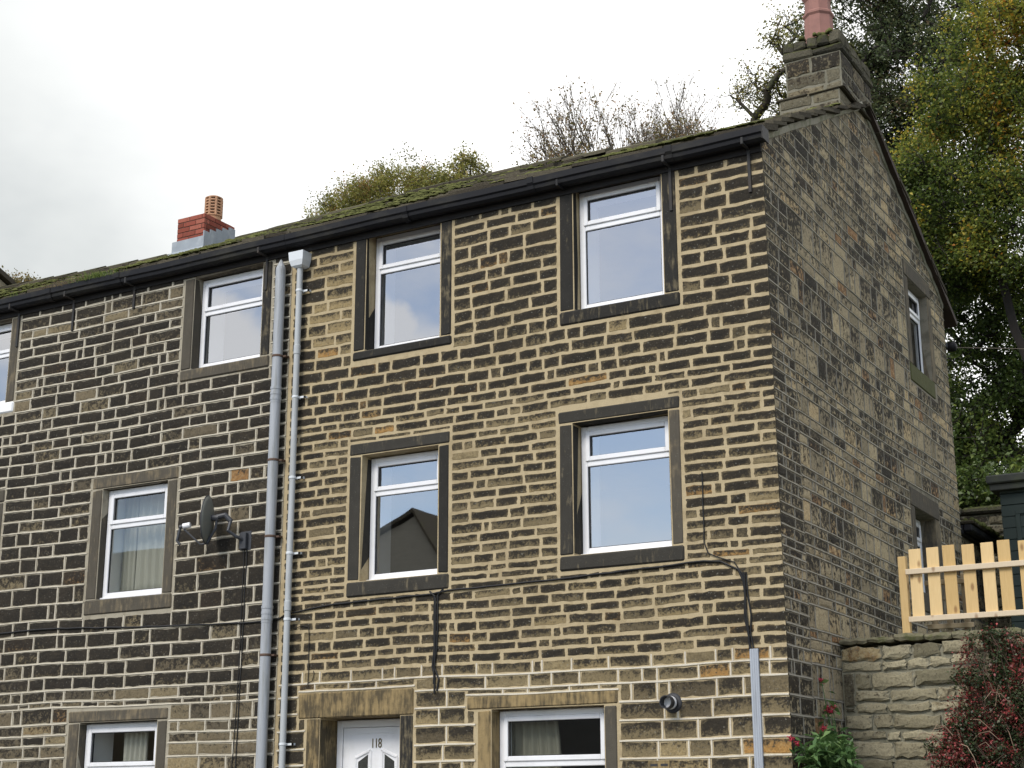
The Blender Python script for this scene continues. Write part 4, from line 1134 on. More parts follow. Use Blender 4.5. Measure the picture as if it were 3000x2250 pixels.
for z0 in (2.203, 1.752):
    mb = MB(); mb.at = (0, .5, 0, .7); mb.bbox((.655, 1.562, z0), (4.4, 1.5985, z0+.052), .004); relf(mb, 'rail', PINER)
# weathered pallet leaning behind the fence
pl_ = thing('wooden_pallet', 'weathered grey timber pallet propped behind the new fence by the gable', 'pallet', (1.0, 1.9, 1.6))
for i, xx in enumerate((.80, .94, 1.10)):
    mb = MB(); mb.at = (0, .5, 0, random.random()); mb.bbox((xx, 1.86, 1.60), (xx+.055, 1.90, 2.22), .004, .003); o = mb.build('slat', OLDW, pl_); o.location = (-1.0, -1.9, -1.6)
for z0 in (1.62, 1.70, 2.12):
    mb = MB(); mb.at = (0, .5, 0, .6); mb.bbox((.76, 1.82, z0), (1.20, 1.858, z0+.05), .004, .003); o = mb.build('crossbar', OLDW, pl_); o.location = (-1.0, -1.9, -1.6)

# ------------------------------------------------------------------ rear lean-to, shed, garden wall
random.seed(55)
lt = thing('outbuilding', 'low stone outbuilding with a black overhanging eave behind the house', 'outbuilding', (-.1, 7.5, 1.2))
def rl(par, mb, name, m): o = mb.build(name, m, par); o.location = [-c for c in par.location]; return o
mb = MB(); mb.box((-2.4, GD+.02, 1.0), (-.06, 8.4, 3.45)); mb.cur = 1
stones(mb, lambda u, z, d: (-.06+d, u, z), GD+.02, 8.4, [3.44-.17*i for i in range(14)], [], lambda u, z: random.gauss(.35, .2), lambda u, z: random.gauss(.45, .2), inset=.008, proud=.008, lmin=.2, lmax=.45)
stones(mb, lambda u, z, d: (u, 8.4+d, z), -2.4, -.06, [3.44-.17*i for i in range(14)], [], lambda u, z: random.gauss(.35, .2), lambda u, z: random.gauss(.45, .2), inset=.008, proud=.008, lmin=.2, lmax=.45)
rl(lt, mb, 'wall', [MGAB, SGAB])
mb = MB(); mb.at = (0, .4, 0, .5)
for i in range(6):
    a = GD+.03+i*.32; mb.bbox((-2.5, a, 3.56), (.16, a+.315, 3.60), .01, .006)
rl(lt, mb, 'roof', SLATE)
mb = MB(); mb.bbox((.02, GD+.03, 3.46), (.14, 8.5, 3.555), .02); mb.bbox((-.05, GD+.03, 3.44), (.02, 8.5, 3.55), .004); rl(lt, mb, 'gutter', BLACKG)
mb = MB(); mb.smooth = True
for k in range(160):
    y_ = random.uniform(GD+.05, 8.5); x_ = random.uniform(-.05, .17); r = random.uniform(.015, .045); mb.at = (0, random.random(), 0, .5); mb.lathe([(r, -.02), (r*.9, r*.5), (r*.4, r*.9)], (x_, y_, 3.60), 6)
tag(rl(lt, mb, 'moss', MOSS), kind='stuff')

sh = thing('garden_shed', 'dark green timber shed with a flat felted roof behind the fence', 'shed', (1.6, 7.9, 2.1))
SHG = plain('dark_green_boards', (.026, .040, .036), .65, .2, 5, stretch=(.3, 1, 1)); SHR = plain('shed_roof_edge', (.055, .058, .052), .8, .3, 8, dirt=(.07, .08, .04), amt=.6)
mb = MB(); z = 1.9
while z < 4.02:
    mb.bbox((.40, 7.2-.012, z), (2.7, 7.25, z+.145), .006, .001); mb.bbox((.395, 7.251, z), (.42, 9.0, z+.145), .006, .001); z += .15
mb.box((.415, 7.24, 1.9), (2.7, 9.0, 4.03)); rl(sh, mb, 'boarding', SHG)
mb = MB(); mb.bbox((.575, 7.17, 1.9), (.635, 7.187, 3.72), .004); mb.bbox((.578, 7.172, 3.72), (1.5, 7.187, 3.78), .004); rl(sh, mb, 'door_trim', SHG)
mb = MB(); mb.bbox((.30, 7.08, 4.035), (2.8, 9.1, 4.12), .008); mb.bbox((.27, 7.03, 4.121), (2.85, 9.15, 4.23), .015); rl(sh, mb, 'roof', SHR)

gw = thing('garden_wall', 'old stone boundary wall with flat coping behind the outbuilding', 'wall', (-.5, 9.6, 2.3))
mb = MB(); mb.box((-4, 9.46, 1.5), (2.5, 9.8, 4.18)); mb.cur = 1
stones(mb, lambda u, z, d: (u, 9.45-d, z), -4, 2.5, [4.17-.15*i for i in range(17)], [], lambda u, z: random.gauss(.35, .25), lambda u, z: random.gauss(.4, .2), inset=.012, proud=.02, rough=.01, lmin=.25, lmax=.6)
rl(gw, mb, 'wall_face', [RWM, RWS])
mb = MB(); x = -4.0
while x < 2.5:
    e = x+random.uniform(.6, 1.0); mb.at = (0, random.random(), .2, .5); mb.bbox((x, 9.36, 4.18), (e-.02, 9.9, 4.18+random.uniform(.11, .16)), .03, .015); x = e
rl(gw, mb, 'coping', CAPM)

# a lamp-like black fitting with a wire on the rear corner of the gable
bx = thing('wall_spotlight', 'small black fitting on the far corner of the gable below the eaves', 'light fitting', (.03, 6.65, 5.93))
mb = MB(); mb.smooth = True; mb.lathe([(.03, -.06), (.06, -.05), (.07, .0), (.065, .05), (.03, .07)], (.05, 6.72, 5.93), 16, 'x'); rl(bx, mb, 'lamp_body', BLACKG)
mb = MB(); mb.bbox((-.03, 6.60, 5.90), (.02, 6.74, 5.96), .004); rl(bx, mb, 'mount', DARKMET)
mb = MB(); mb.tube([(.05, 6.75, 5.93), (1.6, 10, 6.5), (4.5, 16, 8.2)], .006, 5); o = mb.build('overhead_wire', BARKP); tag(o, 'thin overhead wire leading from the rear corner of the gable into the trees', 'wire')

# ------------------------------------------------------------------ house across the street, seen mirrored in a window
OPW = plain('far_wall_stone', (.26, .25, .215), .9, .3, 2, stretch=(1, 1, 5))
oh = thing('opposite_house', 'stone gabled house across the street, mirrored in the window above the door', 'house', (-21.5, -31, -1.6))
mb = MB(); P_ = lambda x, y, z: (x, y, z)
a, b, yf, yb_, ze, zr_ = -24.3, -19.1, -25, -37, 7.2, 8.75; xm = -20.75
mb.poly([(b, yf, -1.6), (a, yf, -1.6), (a, yf, ze), (xm, yf, zr_), (b, yf, ze-.9)]); mb.poly([(a, yb_, -1.6), (b, yb_, -1.6), (b, yb_, ze-.9), (xm, yb_, zr_), (a, yb_, ze)])
mb.poly([(a, yf, -1.6), (a, yb_, -1.6), (a, yb_, ze), (a, yf, ze)]); mb.poly([(b, yb_, -1.6), (b, yf, -1.6), (b, yf, ze-.9), (b, yb_, ze-.9)])
rl(oh, mb, 'wall', OPW)
mb = MB()
for (p, q_) in (((a-.2, ze-.15), (xm, zr_+.1)), ((xm, zr_+.1), (b+.2, ze-1.05))):
    mb.poly([(p[0], yf+.15, p[1]), (q_[0], yf+.15, q_[1]), (q_[0], yb_, q_[1]), (p[0], yb_, p[1])]); mb.poly([(p[0], yf+.15, p[1]+.12), (q_[0], yf+.15, q_[1]+.12), (q_[0], yb_, q_[1]+.12), (p[0], yb_, p[1]+.12)][::-1])
    mb.poly([(p[0], yf+.15, p[1]), (q_[0], yf+.15, q_[1]), (q_[0], yf+.15, q_[1]+.12), (p[0], yf+.15, p[1]+.12)])
rl(oh, mb, 'roof', SLATE)

oh2 = thing('opposite_house', 'long slate-roofed house across the street, mirrored in the curtained window', 'house', (-34, -28, -1.6))
mb = MB(); mb.box((-40, -34, -1.6), (-28.5, -25.5, 7.0)); mb.poly([(-28.5, -34, 7), (-28.5, -25.5, 7), (-28.5, -29.7, 9.5)]); mb.poly([(-40, -25.5, 7), (-40, -34, 7), (-40, -29.7, 9.5)]); rl(oh2, mb, 'wall', SGAB)
mb = MB(); mb.poly([(-40.2, -25.2, 6.9), (-28.3, -25.2, 6.9), (-28.3, -29.7, 9.65), (-40.2, -29.7, 9.65)][::-1]); mb.poly([(-40.2, -34.3, 6.9), (-28.3, -34.3, 6.9), (-28.3, -29.7, 9.65), (-40.2, -29.7, 9.65)]); rl(oh2, mb, 'roof', SLATE)

# next house along the row, taller, only its rear verge shows at the left edge
fh = thing('terraced_house', 'taller dark-roofed house next along the row at the far left edge', 'house', (-18, 3.5, -1.05))
mb = MB(); a, b = -21, -15.03; q_ = [(b, 0, -1.05), (b, 7, -1.05), (b, 7, 7.55), (b, 3.5, 8.95), (b, 0, 7.0)]; q2 = [(a, p[1], p[2]) for p in q_]
mb.poly(q_); mb.poly(q2[::-1]); mb.poly([q2[0], q_[0], q_[4], q2[4]]); mb.poly([q_[1], q2[1], q2[2], q_[2]]); rl(fh, mb, 'wall', SGAB)
mb = MB(); mb.at = (0, .4, 0, .3)
for (p, r_) in (((-.15, 6.93), (3.5, 9.07)), ((3.5, 9.07), (7.2, 7.65))):
    for i in range(5):
        f0, f1 = i/5, (i+1)/5; y0_, y1_ = p[0]+(r_[0]-p[0])*f0, p[0]+(r_[0]-p[0])*f1; z0_, z1_ = p[1]+(r_[1]-p[1])*f0, p[1]+(r_[1]-p[1])*f1; dj = random.uniform(0, .03)
        T = [(a, y0_, z0_), (b+.06+dj, y0_, z0_), (b+.06+dj, y1_, z1_), (a, y1_, z1_)]; U = [(v[0], v[1], v[2]-.09) for v in T]; mb.poly(T); mb.poly(U[::-1])
        for k_ in range(4): mb.poly([U[k_], U[(k_+1) % 4], T[(k_+1) % 4], T[k_]])
rl(fh, mb, 'roof', SLATE)

# ------------------------------------------------------------------ plants and trees
def leaves_mesh(name, C, S, T, mat, parent, up=.25, asp=.62, seed=0):
    """C: (n,3) leaf centres, S sizes, T tints: each leaf a small folded diamond"""
    r_ = np.random.default_rng(seed); n = len(C)
    nrm_ = r_.normal(size=(n, 3)); nrm_[:, 2] = np.abs(nrm_[:, 2])+up; nrm_ /= np.linalg.norm(nrm_, axis=1)[:, None]
    a = np.cross(nrm_, r_.normal(size=(n, 3))); a /= np.linalg.norm(a, axis=1)[:, None]; b = np.cross(nrm_, a)
    S = S[:, None]; V = np.empty((n, 4, 3))
    V[:, 0] = C-a*S*.5; V[:, 1] = C+b*S*asp*.5+nrm_*S*.12-a*S*.05; V[:, 2] = C+a*S*.5; V[:, 3] = C-b*S*asp*.5+nrm_*S*.12-a*S*.05
    me = bpy.data.meshes.new(name); me.vertices.add(n*4); me.vertices.foreach_set('co', V.reshape(-1))
    me.loops.add(n*4); me.loops.foreach_set('vertex_index', np.arange(n*4, dtype=np.int32))
    me.polygons.add(n); me.polygons.foreach_set('loop_start', np.arange(0, n*4, 4, dtype=np.int32)); me.polygons.foreach_set('loop_total', np.full(n, 4, dtype=np.int32))
    at = me.attributes.new('tint', 'FLOAT', 'POINT'); at.data.foreach_set('value', np.repeat(T, 4).astype(np.float32))
    me.materials.append(mat); me.update(calc_edges=True); me.validate()
    o = bpy.data.objects.new(name, me); COL.objects.link(o); o.parent = parent
    return o

def tree(name, label, cat, base, blobs, nclu, lper, lsize, mat, bark, seed, trunk_r=.16, spread=.30, group=None, twig=.012, tintf=None, twigs=5, clear=None, up=.25, minr=.010):
    """blobs: (x,y,z, rx,ry,rz, weight); clusters are joined to a trunk by greedy branching, leaves hang round the twig ends"""
    rs = np.random.default_rng(seed); base = Vector(base)
    t = thing(name, label, cat, base, group)
    w_ = np.array([b[6] for b in blobs], float); w_ /= w_.sum(); cl_ = []
    for b in blobs:
        pass
    ch_ = rs.choice(len(blobs), size=nclu, p=w_)
    for c in ch_:
        b = blobs[c]; d = rs.normal(size=3); d /= np.linalg.norm(d); r = rs.uniform(.25, 1)**.45
        cl_.append(np.array(b[:3])+d*r*np.array(b[3:6]))
    cl_ = np.array(cl_)
    cen = np.average(np.array([b[:3] for b in blobs]), axis=0, weights=w_); low = min(b[2]-b[5] for b in blobs)
    top = Vector((cen[0], cen[1], low+(cen[2]-low)*.55))
    nodes = []; par = []
    n = 7
    for i in range(n+1):
        p = base.lerp(top, i/n); p += Vector((math.sin(i*1.3+seed)*.18, math.cos(i*1.1+seed)*.18, 0))*(1 if 0 < i else 0)
        nodes.append(np.array(p)); par.append(i-1)
    order = np.argsort(np.linalg.norm(cl_-np.array(top), axis=1))
    tips = []
    N_ = np.array(nodes)
    for k in order:
        c = cl_[k]
        d = np.linalg.norm(N_-c, axis=1)+np.maximum(0, N_[:, 2]-c[2]+.1)*1.6+(np.arange(len(N_)) < 4)*3
        j = int(np.argmin(d)); L = np.linalg.norm(N_[j]-c); m_ = max(1, int(L/.55)); prev = j; new = []
        for i in range(1, m_+1):
            f = i/m_; p = N_[j]*(1-f)+c*f; p = p+np.array([0, 0, -.10*L*math.sin(f*math.pi)])+rs.normal(size=3)*.05*(f < 1)*min(1, L)
            new.append(p); par.append(prev); prev = len(N_)+len(new)-1
        N_ = np.vstack([N_, np.array(new)]); tips.append(prev)
    cnt = np.zeros(len(N_)); 
    for i in tips: cnt[i] += 1
    for i in range(len(N_)-1, 0, -1): cnt[par[i]] += cnt[i]
    tot = max(1, cnt[0]); R = trunk_r*(cnt/tot)**.58; R = np.maximum(R, minr)
    mb = MB(); mb.smooth = True; kids = {}
    for i in range(1, len(N_)): kids.setdefault(par[i], []).append(i)
    tk = MB(); tk.smooth = True; tk.tube([N_[i]for i in range(n+1)], [R[0]*1.25]+[max(R[i], .02) for i in range(1, n+1)], 10)
    for i in range(n+1, len(N_)):
        p = par[i]; sides = 6 if R[i] > .05 else (4 if R[i] > .02 else 3)
        mb.tube([N_[p], N_[i]], [min(R[p], R[i]*1.35), R[i]], sides, False)
    # twigs and leaves
    Cs = []; Ts = []
    for q_, i in enumerate(tips):
        c = N_[i]; bt = rs.normal(0, .16)
        for s_ in range(twigs):
            d = rs.normal(size=3); d[2] += .35; d /= np.linalg.norm(d); L = spread*rs.uniform(.6, 1.5)
            mid = c+d*L*.5+rs.normal(size=3)*.03; end = c+d*L+rs.normal(size=3)*.06
            if twig: mb.tube([c, mid, end], [twig, twig*.7, twig*.35], 3, False)
            m_ = max(1, int(lper/twigs))
            f = rs.uniform(.2, 1.08, size=m_)[:, None]
            pts = c*(1-f)+end*f+rs.normal(size=(m_, 3))*spread*.30
            Cs.append(pts); Ts.append(np.clip(.5+bt+rs.normal(0, .14, size=m_)+(0 if tintf is None else tintf(pts)), 0, 1))
    to_ = tk.build('trunk', bark, t); bo = mb.build('branches', bark, t); B_ = [-c for c in base]
    to_.location = B_; bo.location = B_
    if lper > 0:
        C3 = np.vstack(Cs); T3 = np.concatenate(Ts)
        sz = lsize*rs.uniform(.6, 1.35, size=len(C3))
        lo_ = leaves_mesh('leaves', C3, sz, T3, mat, t, up=up, seed=seed); lo_.location = B_
    return t

L_FAR = leaf_mat('leaf_far_yellowgreen', [(0, (.08, .085, .03)), (.35, (.18, .19, .05)), (.65, (.34, .32, .08)), (.85, (.38, .27, .09)), (1, (.32, .17, .08))])
L_BROWN = leaf_mat('leaf_russet', [(0, (.10, .10, .04)), (.4, (.20, .18, .07)), (.7, (.30, .20, .09)), (1, (.36, .19, .09))])
L_DARK = leaf_mat('leaf_dark_green', [(0, (.024, .036, .018)), (.45, (.085, .115, .05)), (.8, (.16, .17, .070)), (1, (.18, .11, .065))], .4)
L_MAPLE = leaf_mat('leaf_turning_maple', [(0, (.045, .070, .018)), (.3, (.11, .16, .032)), (.55, (.23, .26, .048)), (.74, (.48, .42, .06)), (.88, (.66, .38, .05)), (1, (.58, .20, .04))], .5)
L_GREEN = leaf_mat('leaf_mid_green', [(0, (.032, .055, .016)), (.5, (.095, .14, .032)), (.85, (.20, .24, .05)), (1, (.22, .19, .03))], .35)
L_VAL = leaf_mat('leaf_valerian', [(0, (.04, .09, .03)), (.5, (.10, .19, .06)), (1, (.20, .31, .11))], .3)
L_COT = leaf_mat('leaf_cotoneaster', [(0, (.025, .045, .018)), (.42, (.065, .09, .035)), (.58, (.13, .05, .04)), (.8, (.33, .055, .055)), (1, (.50, .10, .09))], .25)
L_RED = leaf_mat('flower_red', [(0, (.35, .02, .05)), (1, (.55, .06, .10))], .3)

def ray_at(px, py, Y):
    d = (RT*(px-1500)-UP*(py-1125))/4515+FW; return EYE+d*((Y-EYE.y)/d.y)
def blob(px, py, Y, rpx, rpy, depth, wt=1.):
    """crown ellipsoid of a surveyed tree: bearing read off the photograph, real distance Y"""
    c = ray_at(px, py, Y); s = (c-EYE).dot(FW)/4515
    return (c.x, c.y, c.z, rpx*s, depth, rpy*s, wt)
def gz(x, y): return gh(x, y)
# trees on the hill behind the roofs
Yt = 22
bA = [blob(1185, 610, Yt, 175, 140, 1.8, 1.9), blob(1040, 650, Yt, 110, 100, 1.5, 1.0), blob(1310, 600, Yt+.5, 90, 90, 1.4, .7), blob(1200, 720, Yt, 220, 110, 1.8, .7)]
c = ray_at(1190, 900, Yt); tree('broadleaf_tree', 'round yellow-green tree crown rising over the roof between the brick chimney and the gable', 'tree', (c.x, Yt, gz(c.x, Yt)), bA, 620, 120, .070, L_FAR, BARKP, 4, .22, .34, 'trees behind the houses', twig=.006, minr=.008)
bA2 = [blob(1372, 500, Yt+3, 40, 45, 1.0, 1), blob(1380, 620, Yt+3, 60, 90, 1, .8)]
c = ray_at(1385, 900, Yt+3); tree('broadleaf_tree', 'small thin crown just right of the round tree above the roof', 'tree', (c.x, Yt+3, gz(c.x, Yt+3)), bA2, 90, 55, .085, L_FAR, BARKP, 14, .12, .3, 'trees behind the houses', twig=.006, minr=.007)
Yb = 20
def fan_tree(name, label, base, top, limbs, h, seed, mat, bark, nleaf, lsize, spreadx=.5):
    """open tree of upright forking branches: each fork leaves finer twigs, leaves only on the lower and middle ones"""
    rs = np.random.default_rng(seed); base = Vector(base); top = Vector(top); t = thing(name, label, 'tree', base, 'trees behind the houses')
    tk = MB(); tk.smooth = True; tk.tube([base, base.lerp(top, .5)+Vector((.2, 0, 0)), top], [.22, .17, .13], 9)
    mb = MB(); mb.smooth = True; C = []; T = []
    def grow(p, d, L, r, lev):
        q = p; pts = [p]
        for k in range(3):
            d = (d+Vector(rs.normal(0, .10, 3))+Vector((0, 0, .06))).normalized(); q = q+d*L/3; pts.append(q)
        mb.tube(pts, [r, r*.86, r*.74, r*.62], 5 if r > .02 else 3, False)
        if lev >= 3:
            hh = (q.z-top.z)/h; n = rs.poisson(nleaf*max(.1, 1.25-hh*1.05))
            for _ in range(n): f = rs.random(); C.append(np.array(p.lerp(q, f))+rs.normal(0, .07, 3)); T.append(np.clip(rs.normal(.55, .2), 0, 1))
        if lev >= 6 or r < .0042: return
        n = 2 if rs.random() < .55 else 3
        for k in range(n):
            a = rs.normal(0, 1, 3); a = Vector(a); a = (a-d*a.dot(d)).normalized(); sp = rs.uniform(.22, .52)*(1 if k else .5)
            grow(q if k < 2 else pts[2], (d+a*sp).normalized(), L*rs.uniform(.68, .86), r*rs.uniform(.60, .72), lev+1)
    for k in range(limbs):
        x = (k/(limbs-1)-.5)*2 if limbs > 1 else 0
        d = Vector((x*spreadx+rs.normal(0, .05), rs.normal(0, .25), 1)).normalized()
        grow(top+Vector((x*.25, 0, 0)), d, h*.27*rs.uniform(.85, 1.1)*(1-.25*abs(x)), .055, 0)
    B_ = [-c for c in base]
    tk.build('trunk', bark, t).location = B_; mb.build('branches', bark, t).location = B_
    o = leaves_mesh('leaves', np.array(C), lsize*rs.uniform(.6, 1.3, len(C)), np.array(T), mat, t, seed=seed); o.location = B_
    return t
BARKG = plain('bark_grey_brown', (.13, .11, .09), .95, .3, 9)
c = ray_at(1840, 760, Yb); ct = ray_at(1840, 235, Yb)
fan_tree('bare_tree', 'half-bare tree with fine upright twigs above the roof, left of the stone chimney', (c.x, Yb, gz(c.x, Yb)), (c.x, Yb, c.z), 12, (ct.z-c.z)*1.02, 61, L_BROWN, BARKG, 2.6, .075, .86)
c = ray_at(2050, 700, Yb+1); ct = ray_at(2050, 250, Yb+1)
fan_tree('bare_tree', 'nearly leafless tree nearest the stone chimney above the roof', (c.x, Yb+1, gz(c.x, Yb+1)), (c.x, Yb+1, c.z), 7, (ct.z-c.z)*1.0, 62, L_BROWN, BARKG, 1.1, .07, .42)
Yd = 16
bD = [blob(2240, 300, Yd, 95, 75, 1.0, 1.0), blob(2330, 170, Yd, 60, 130, 1.2, 1.2), blob(2330, 420, Yd, 140, 90, 1.2, .5)]
c = ray_at(2330, 900, Yd); tree('broadleaf_tree', 'olive tree whose branches show left of the stone chimney', 'tree', (c.x, Yd, gz(c.x, Yd)), bD, 95, 62, .062, L_FAR, BARK, 9, .18, .36, 'trees behind the houses', twig=.010,
    tintf=lambda p: -.12+0*p[:, 0])
# big dark tree behind the chimney
Ye = 15
bE = [blob(2560, 90, Ye, 190, 130, 1.8, 1.3), blob(2720, 230, Ye, 160, 190, 1.8, 1.6), blob(2480, 260, Ye, 100, 110, 1.3, .6), blob(2640, 480, Ye, 160, 160, 1.6, 1.3), blob(2560, 380, Ye, 130, 150, 1.4, .9), blob(2720, -60, Ye, 260, 140, 2.0, 1.0), blob(2700, 700, Ye, 150, 160, 1.5, .8)]
c = ray_at(2700, 1350, Ye); tree('dark_tree', 'tall dark green tree immediately behind the stone chimney', 'tree', (c.x, Ye, gz(c.x, Ye)), bE, 430, 150, .066, L_DARK, BARKD, 11, .26, .34, 'trees behind the houses', twig=.012)
# turning maple in front of it at the right
Yf = 12
bF = [blob(2960, 150, Yf, 190, 170, 1.6, 1.2), blob(2850, 330, Yf, 160, 120, 1.3, 1.0), blob(2980, 420, Yf, 180, 190, 1.5, 1.4), blob(2800, 620, Yf, 190, 160, 1.4, 1.3), blob(2960, 700, Yf, 170, 190, 1.5, 1.4), blob(2690, 520, Yf, 90, 120, 1.0, .5), blob(3080, 0, Yf, 160, 200, 1.5, .8), blob(2780, 770, Yf, 110, 100, 1.1, .8), blob(3150, 500, Yf, 150, 400, 1.5, 1.0)]
def rsn(p): return np.sin(p[:, 0]*2.1+p[:, 2]*1.3)*np.sin(p[:, 2]*1.9-p[:, 0])
def tf(p):
    zc = ray_at(2900, 420, Yf).z; return np.clip((p[:, 2]-zc)*.075, -.3, .10)-.07+.16*(rsn(p))
c = ray_at(3080, 1380, Yf); tree('maple_tree', 'large maple turning yellow and orange at the upper right', 'tree', (c.x, Yf, gz(c.x, Yf)), bF, 640, 170, .062, L_MAPLE, BARKD, 16, .07, .33, 'trees behind the houses', twig=.010, tintf=tf)
# green tree below it with sky showing through
Yg = 14
bG = [blob(2890, 930, Yg, 190, 130, 1.5, 1.5), blob(2840, 1130, Yg, 150, 80, 1.2, .55), blob(2960, 1180, Yg, 120, 90, 1.2, .5), blob(2900, 1370, Yg, 220, 120, 1.6, 1.5), blob(3080, 1050, Yg, 120, 300, 1.5, 1.0), blob(2830, 1300, Yg, 120, 100, 1.2, .8)]
c = ray_at(3020, 1480, Yg); tree('broadleaf_tree', 'shaded green tree beside the rear edge of the gable with bright sky gaps', 'tree', (c.x, Yg, gz(c.x, Yg)), bG, 330, 140, .075, L_GREEN, BARKD, 19, .22, .34, 'trees behind the houses', twig=.012, tintf=lambda p: -.08+0*p[:, 0])
bH = [blob(2900, 1460, 11, 200, 60, .8, 1.0)]
c = ray_at(2900, 1520, 11); tree('garden_bush', 'dark leafy bush above the old boundary wall', 'bush', (c.x, 11, gz(c.x, 11)), bH, 90, 90, .08, L_GREEN, BARKD, 23, .06, .25, None, twig=.008, tintf=lambda p: -.15+0*p[:, 0])
bI = [blob(50, 850, 26, 60, 40, 1.0, 1)]
c = ray_at(60, 1000, 26); tree('broadleaf_tree', 'russet treetop beyond the roofs at the far left edge', 'tree', (c.x, 26, gz(c.x, 26)), bI, 70, 60, .10, L_BROWN, BARK, 25, .15, .3, 'trees behind the houses', twig=.01)

# valerian clump with red flower heads at the foot of the gable
def clump(name, label, cat, base, stems, mat, seed, flower=None):
    rs = np.random.default_rng(seed); t = thing(name, label, cat, base); C = []; S = []; T = []; mb = MB(); fl = []
    B_ = [-c for c in base]
    for (dx_, dy_, h, lean, nl, f_) in stems:
        p0 = Vector(base)+Vector((dx_*.45, dy_*.3, 0)); p1 = Vector(base)+Vector((dx_, dy_, h)); mid = p0.lerp(p1, .55)+Vector((0, 0, h*.12))
        mb.tube([p0, mid, p1], [.006, .005, .003], 4, False)
        for k in range(nl):
            f = rs.uniform(.25, 1.0); q_ = p0.lerp(p1, f)+Vector((0, 0, h*.12*math.sin(f*math.pi)))
            C.append(np.array(q_)+rs.normal(size=3)*.045); S.append(rs.uniform(.08, .15)); T.append(np.clip(rs.normal(.5, .2), 0, 1))
        if f_: fl.append(p1)
    o = mb.build('stems', L_VAL, t); o.location = B_
    o = leaves_mesh('leaves', np.array(C), np.array(S), np.array(T), mat, t, up=.6, asp=.30, seed=seed); o.location = B_
    for p in fl:
        cc = np.array(p)+rs.normal(size=(60, 3))*np.array([.014, .014, .011]); o = leaves_mesh('flower_head', cc, np.full(60, .017), rs.uniform(0, 1, 60), L_RED, t, asp=.9, seed=seed); o.location = B_
    return t
random.seed(71)
def vst(n): return [(max(-.12, random.gauss(.0, .09)), random.gauss(0, .22), random.uniform(.10, .40), 0, 26, False) for _ in range(n)]
bV = onp = None
mb = MB(); tag_soil = None
vb = (.19, .42, .26)
st = vst(60)
for px, py, yy in ((2413, 2135, .55), (2337, 2178, -.05), (2318, 2165, -.15), (2447, 2238, .7), (2408, 2240, .35)):
    p = ray_at(px, py, yy); st.append((p.x-vb[0], p.y-vb[1], p.z-vb[2], 0, 5, True))
clump('valerian_plant', 'leafy green plant with red flower heads at the foot of the gable wall', 'plant', vb, st, L_VAL, 5)
vb2 = (.16, .85, .30); st = []
for px, py in ((2407, 1993), (2440, 2070), (2436, 2085), (2425, 2078)):
    p = ray_at(px, py, .80); st.append((p.x-vb2[0], p.y-vb2[1], p.z-vb2[2], 0, 7, True))
clump('valerian_plant', 'tall sparse stems with red flowers in the angle between gable and retaining wall', 'plant', vb2, st, L_VAL, 6)
# raised bed the plants grow from
mb = MB(); mb.bbox((.03, -.25, -1.05), (2.5, 1.40, .29), .03, .01); o = mb.build('planting_bed', plain('soil', (.04, .032, .022), .95, .3, 12, bump=.8)); tag(o, 'raised bed of dark soil at the foot of the retaining wall', 'planting bed')

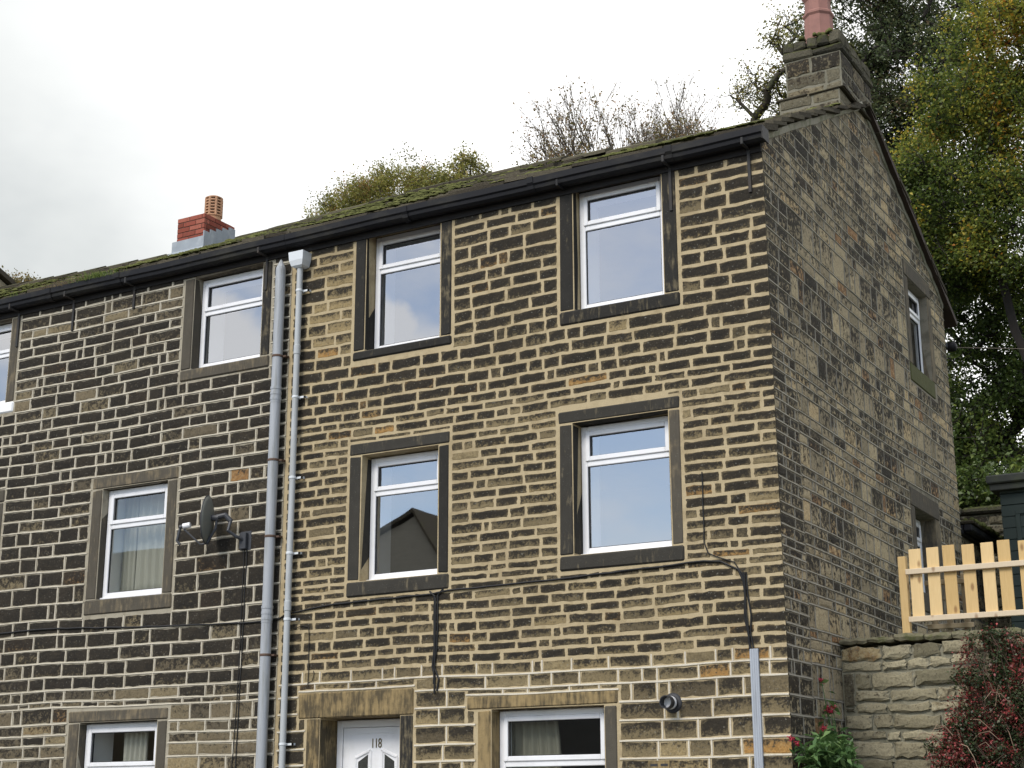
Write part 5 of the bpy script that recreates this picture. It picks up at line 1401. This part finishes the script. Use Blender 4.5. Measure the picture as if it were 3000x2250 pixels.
# cotoneaster hanging over the wall
def coto():
    rs = np.random.default_rng(88); base = Vector((1.75, 1.0, .30)); t = thing('cotoneaster_shrub', 'red-berried cotoneaster with bare arching twigs sprawling over the retaining wall', 'shrub', base)
    mb = MB(); C = []; T = []; B_ = [-c for c in base]
    bl = [blob(2930, 2080, 1.1, 150, 120, .22, 1.4), blob(2830, 2140, 1.05, 80, 100, .2, .8), blob(2880, 1980, 1.2, 110, 70, .16, .8), blob(2975, 1900, 1.3, 60, 70, .12, .8), blob(3050, 2050, 1.1, 120, 180, .25, 1.0), blob(2790, 2200, 1.0, 80, 60, .2, .7), blob(2860, 2230, .95, 120, 60, .2, .8), blob(2900, 1860, 1.35, 70, 30, .1, .4)]
    w_ = np.array([b[6] for b in bl]); w_ /= w_.sum()
    for k in range(330):
        b = bl[rs.choice(len(bl), p=w_)]; d = rs.normal(size=3); d /= np.linalg.norm(d); e = Vector(np.array(b[:3])+d*rs.uniform(.2, 1)**.5*np.array(b[3:6]))
        s_ = e.lerp(base, rs.uniform(.12, .45)); mid = s_.lerp(e, .5)+Vector((rs.normal()*.08, rs.normal()*.05, abs(rs.normal())*.09))
        pts = [s_, mid, e]; mb.tube(pts, [.0045, .0032, .0015], 4, False)
        red = rs.random() < .58
        m_ = rs.integers(75, 150) if k % 7 else 3
        for i in range(m_):
            f = rs.uniform(.1, 1.05); p = (s_.lerp(mid, f*2) if f < .5 else mid.lerp(e, f*2-1)); C.append(np.array(p)+rs.normal(size=3)*.028); T.append(np.clip(rs.normal(.66 if red else .24, .15), 0, 1))
    tw = MB()
    for k in range(46):
        b = bl[rs.choice([0, 4, 1, 5])]; p0 = Vector(np.array(b[:3])+rs.normal(size=3)*.08); d = Vector((rs.normal(), -abs(rs.normal())*.6, rs.normal()*.7)).normalized(); L = rs.uniform(.15, .4)
        tw.tube([p0, p0+d*L*.35+Vector((0, 0, .06)), p0+d*L*.7+Vector((0, -.02, .05)), p0+d*L+Vector((0, -.02, -.05))], [.0045, .0038, .003, .0012], 4, False)
    o = tw.build('bare_twigs', plain('pale_twig', (.27, .19, .13), .9, .3), t); o.location = B_
    o = mb.build('twigs', plain('brown_twig', (.085, .055, .04), .9, .3), t); o.location = B_
    o = leaves_mesh('leaves', np.array(C), rs.uniform(.016, .034, len(C)), np.array(T), L_COT, t, up=.3, asp=.7, seed=3); o.location = B_
coto()

# grass growing in the gutter and on the roof
def tuft(x, y, z, n, h, mat, label, seed, sp=.12):
    rs = np.random.default_rng(seed); mb = MB()
    for k in range(n):
        p = Vector((x+rs.normal()*sp, y+rs.normal()*.04, z)); d = Vector((rs.normal()*.5, -abs(rs.normal())*.5, rs.uniform(.2, 1))).normalized(); L = h*rs.uniform(.5, 1.2)
        m1 = p+d*L*.6; e = m1+Vector((d.x*.5, d.y*.6, -.35 if rs.random() < .6 else .4))*L*.5; w0 = Vector((.0035, 0, 0)); mb.at = (0, rs.random(), 0, rs.random())
        i = [mb.vert(p-w0), mb.vert(p+w0), mb.vert(m1+w0*.8), mb.vert(m1-w0*.8), mb.vert(e)]; mb.face(i[:4]); mb.face((i[3], i[2], i[4]))
    o = mb.build('grass_tuft', mat); tag(o, label, 'grass', None, 'stuff'); return o
GR = leaf_mat('grass_green', [(0, (.05, .09, .02)), (.6, (.12, .19, .035)), (1, (.22, .24, .07))]); GS = leaf_mat('grass_straw', [(0, (.16, .12, .06)), (1, (.34, .26, .14))])
tuft(-8.55, -.12, 6.30, 260, .16, GR, 'bright green grass tuft growing in the gutter of the left house', 1, .20)
tuft(-8.95, -.10, 6.30, 160, .15, GS, 'dry straw-coloured grass hanging from the gutter edge', 2, .22)
tuft(-9.95, -.10, 6.32, 50, .10, GR, 'small green weed on the roof edge near the left end of the gutter', 4, .06)
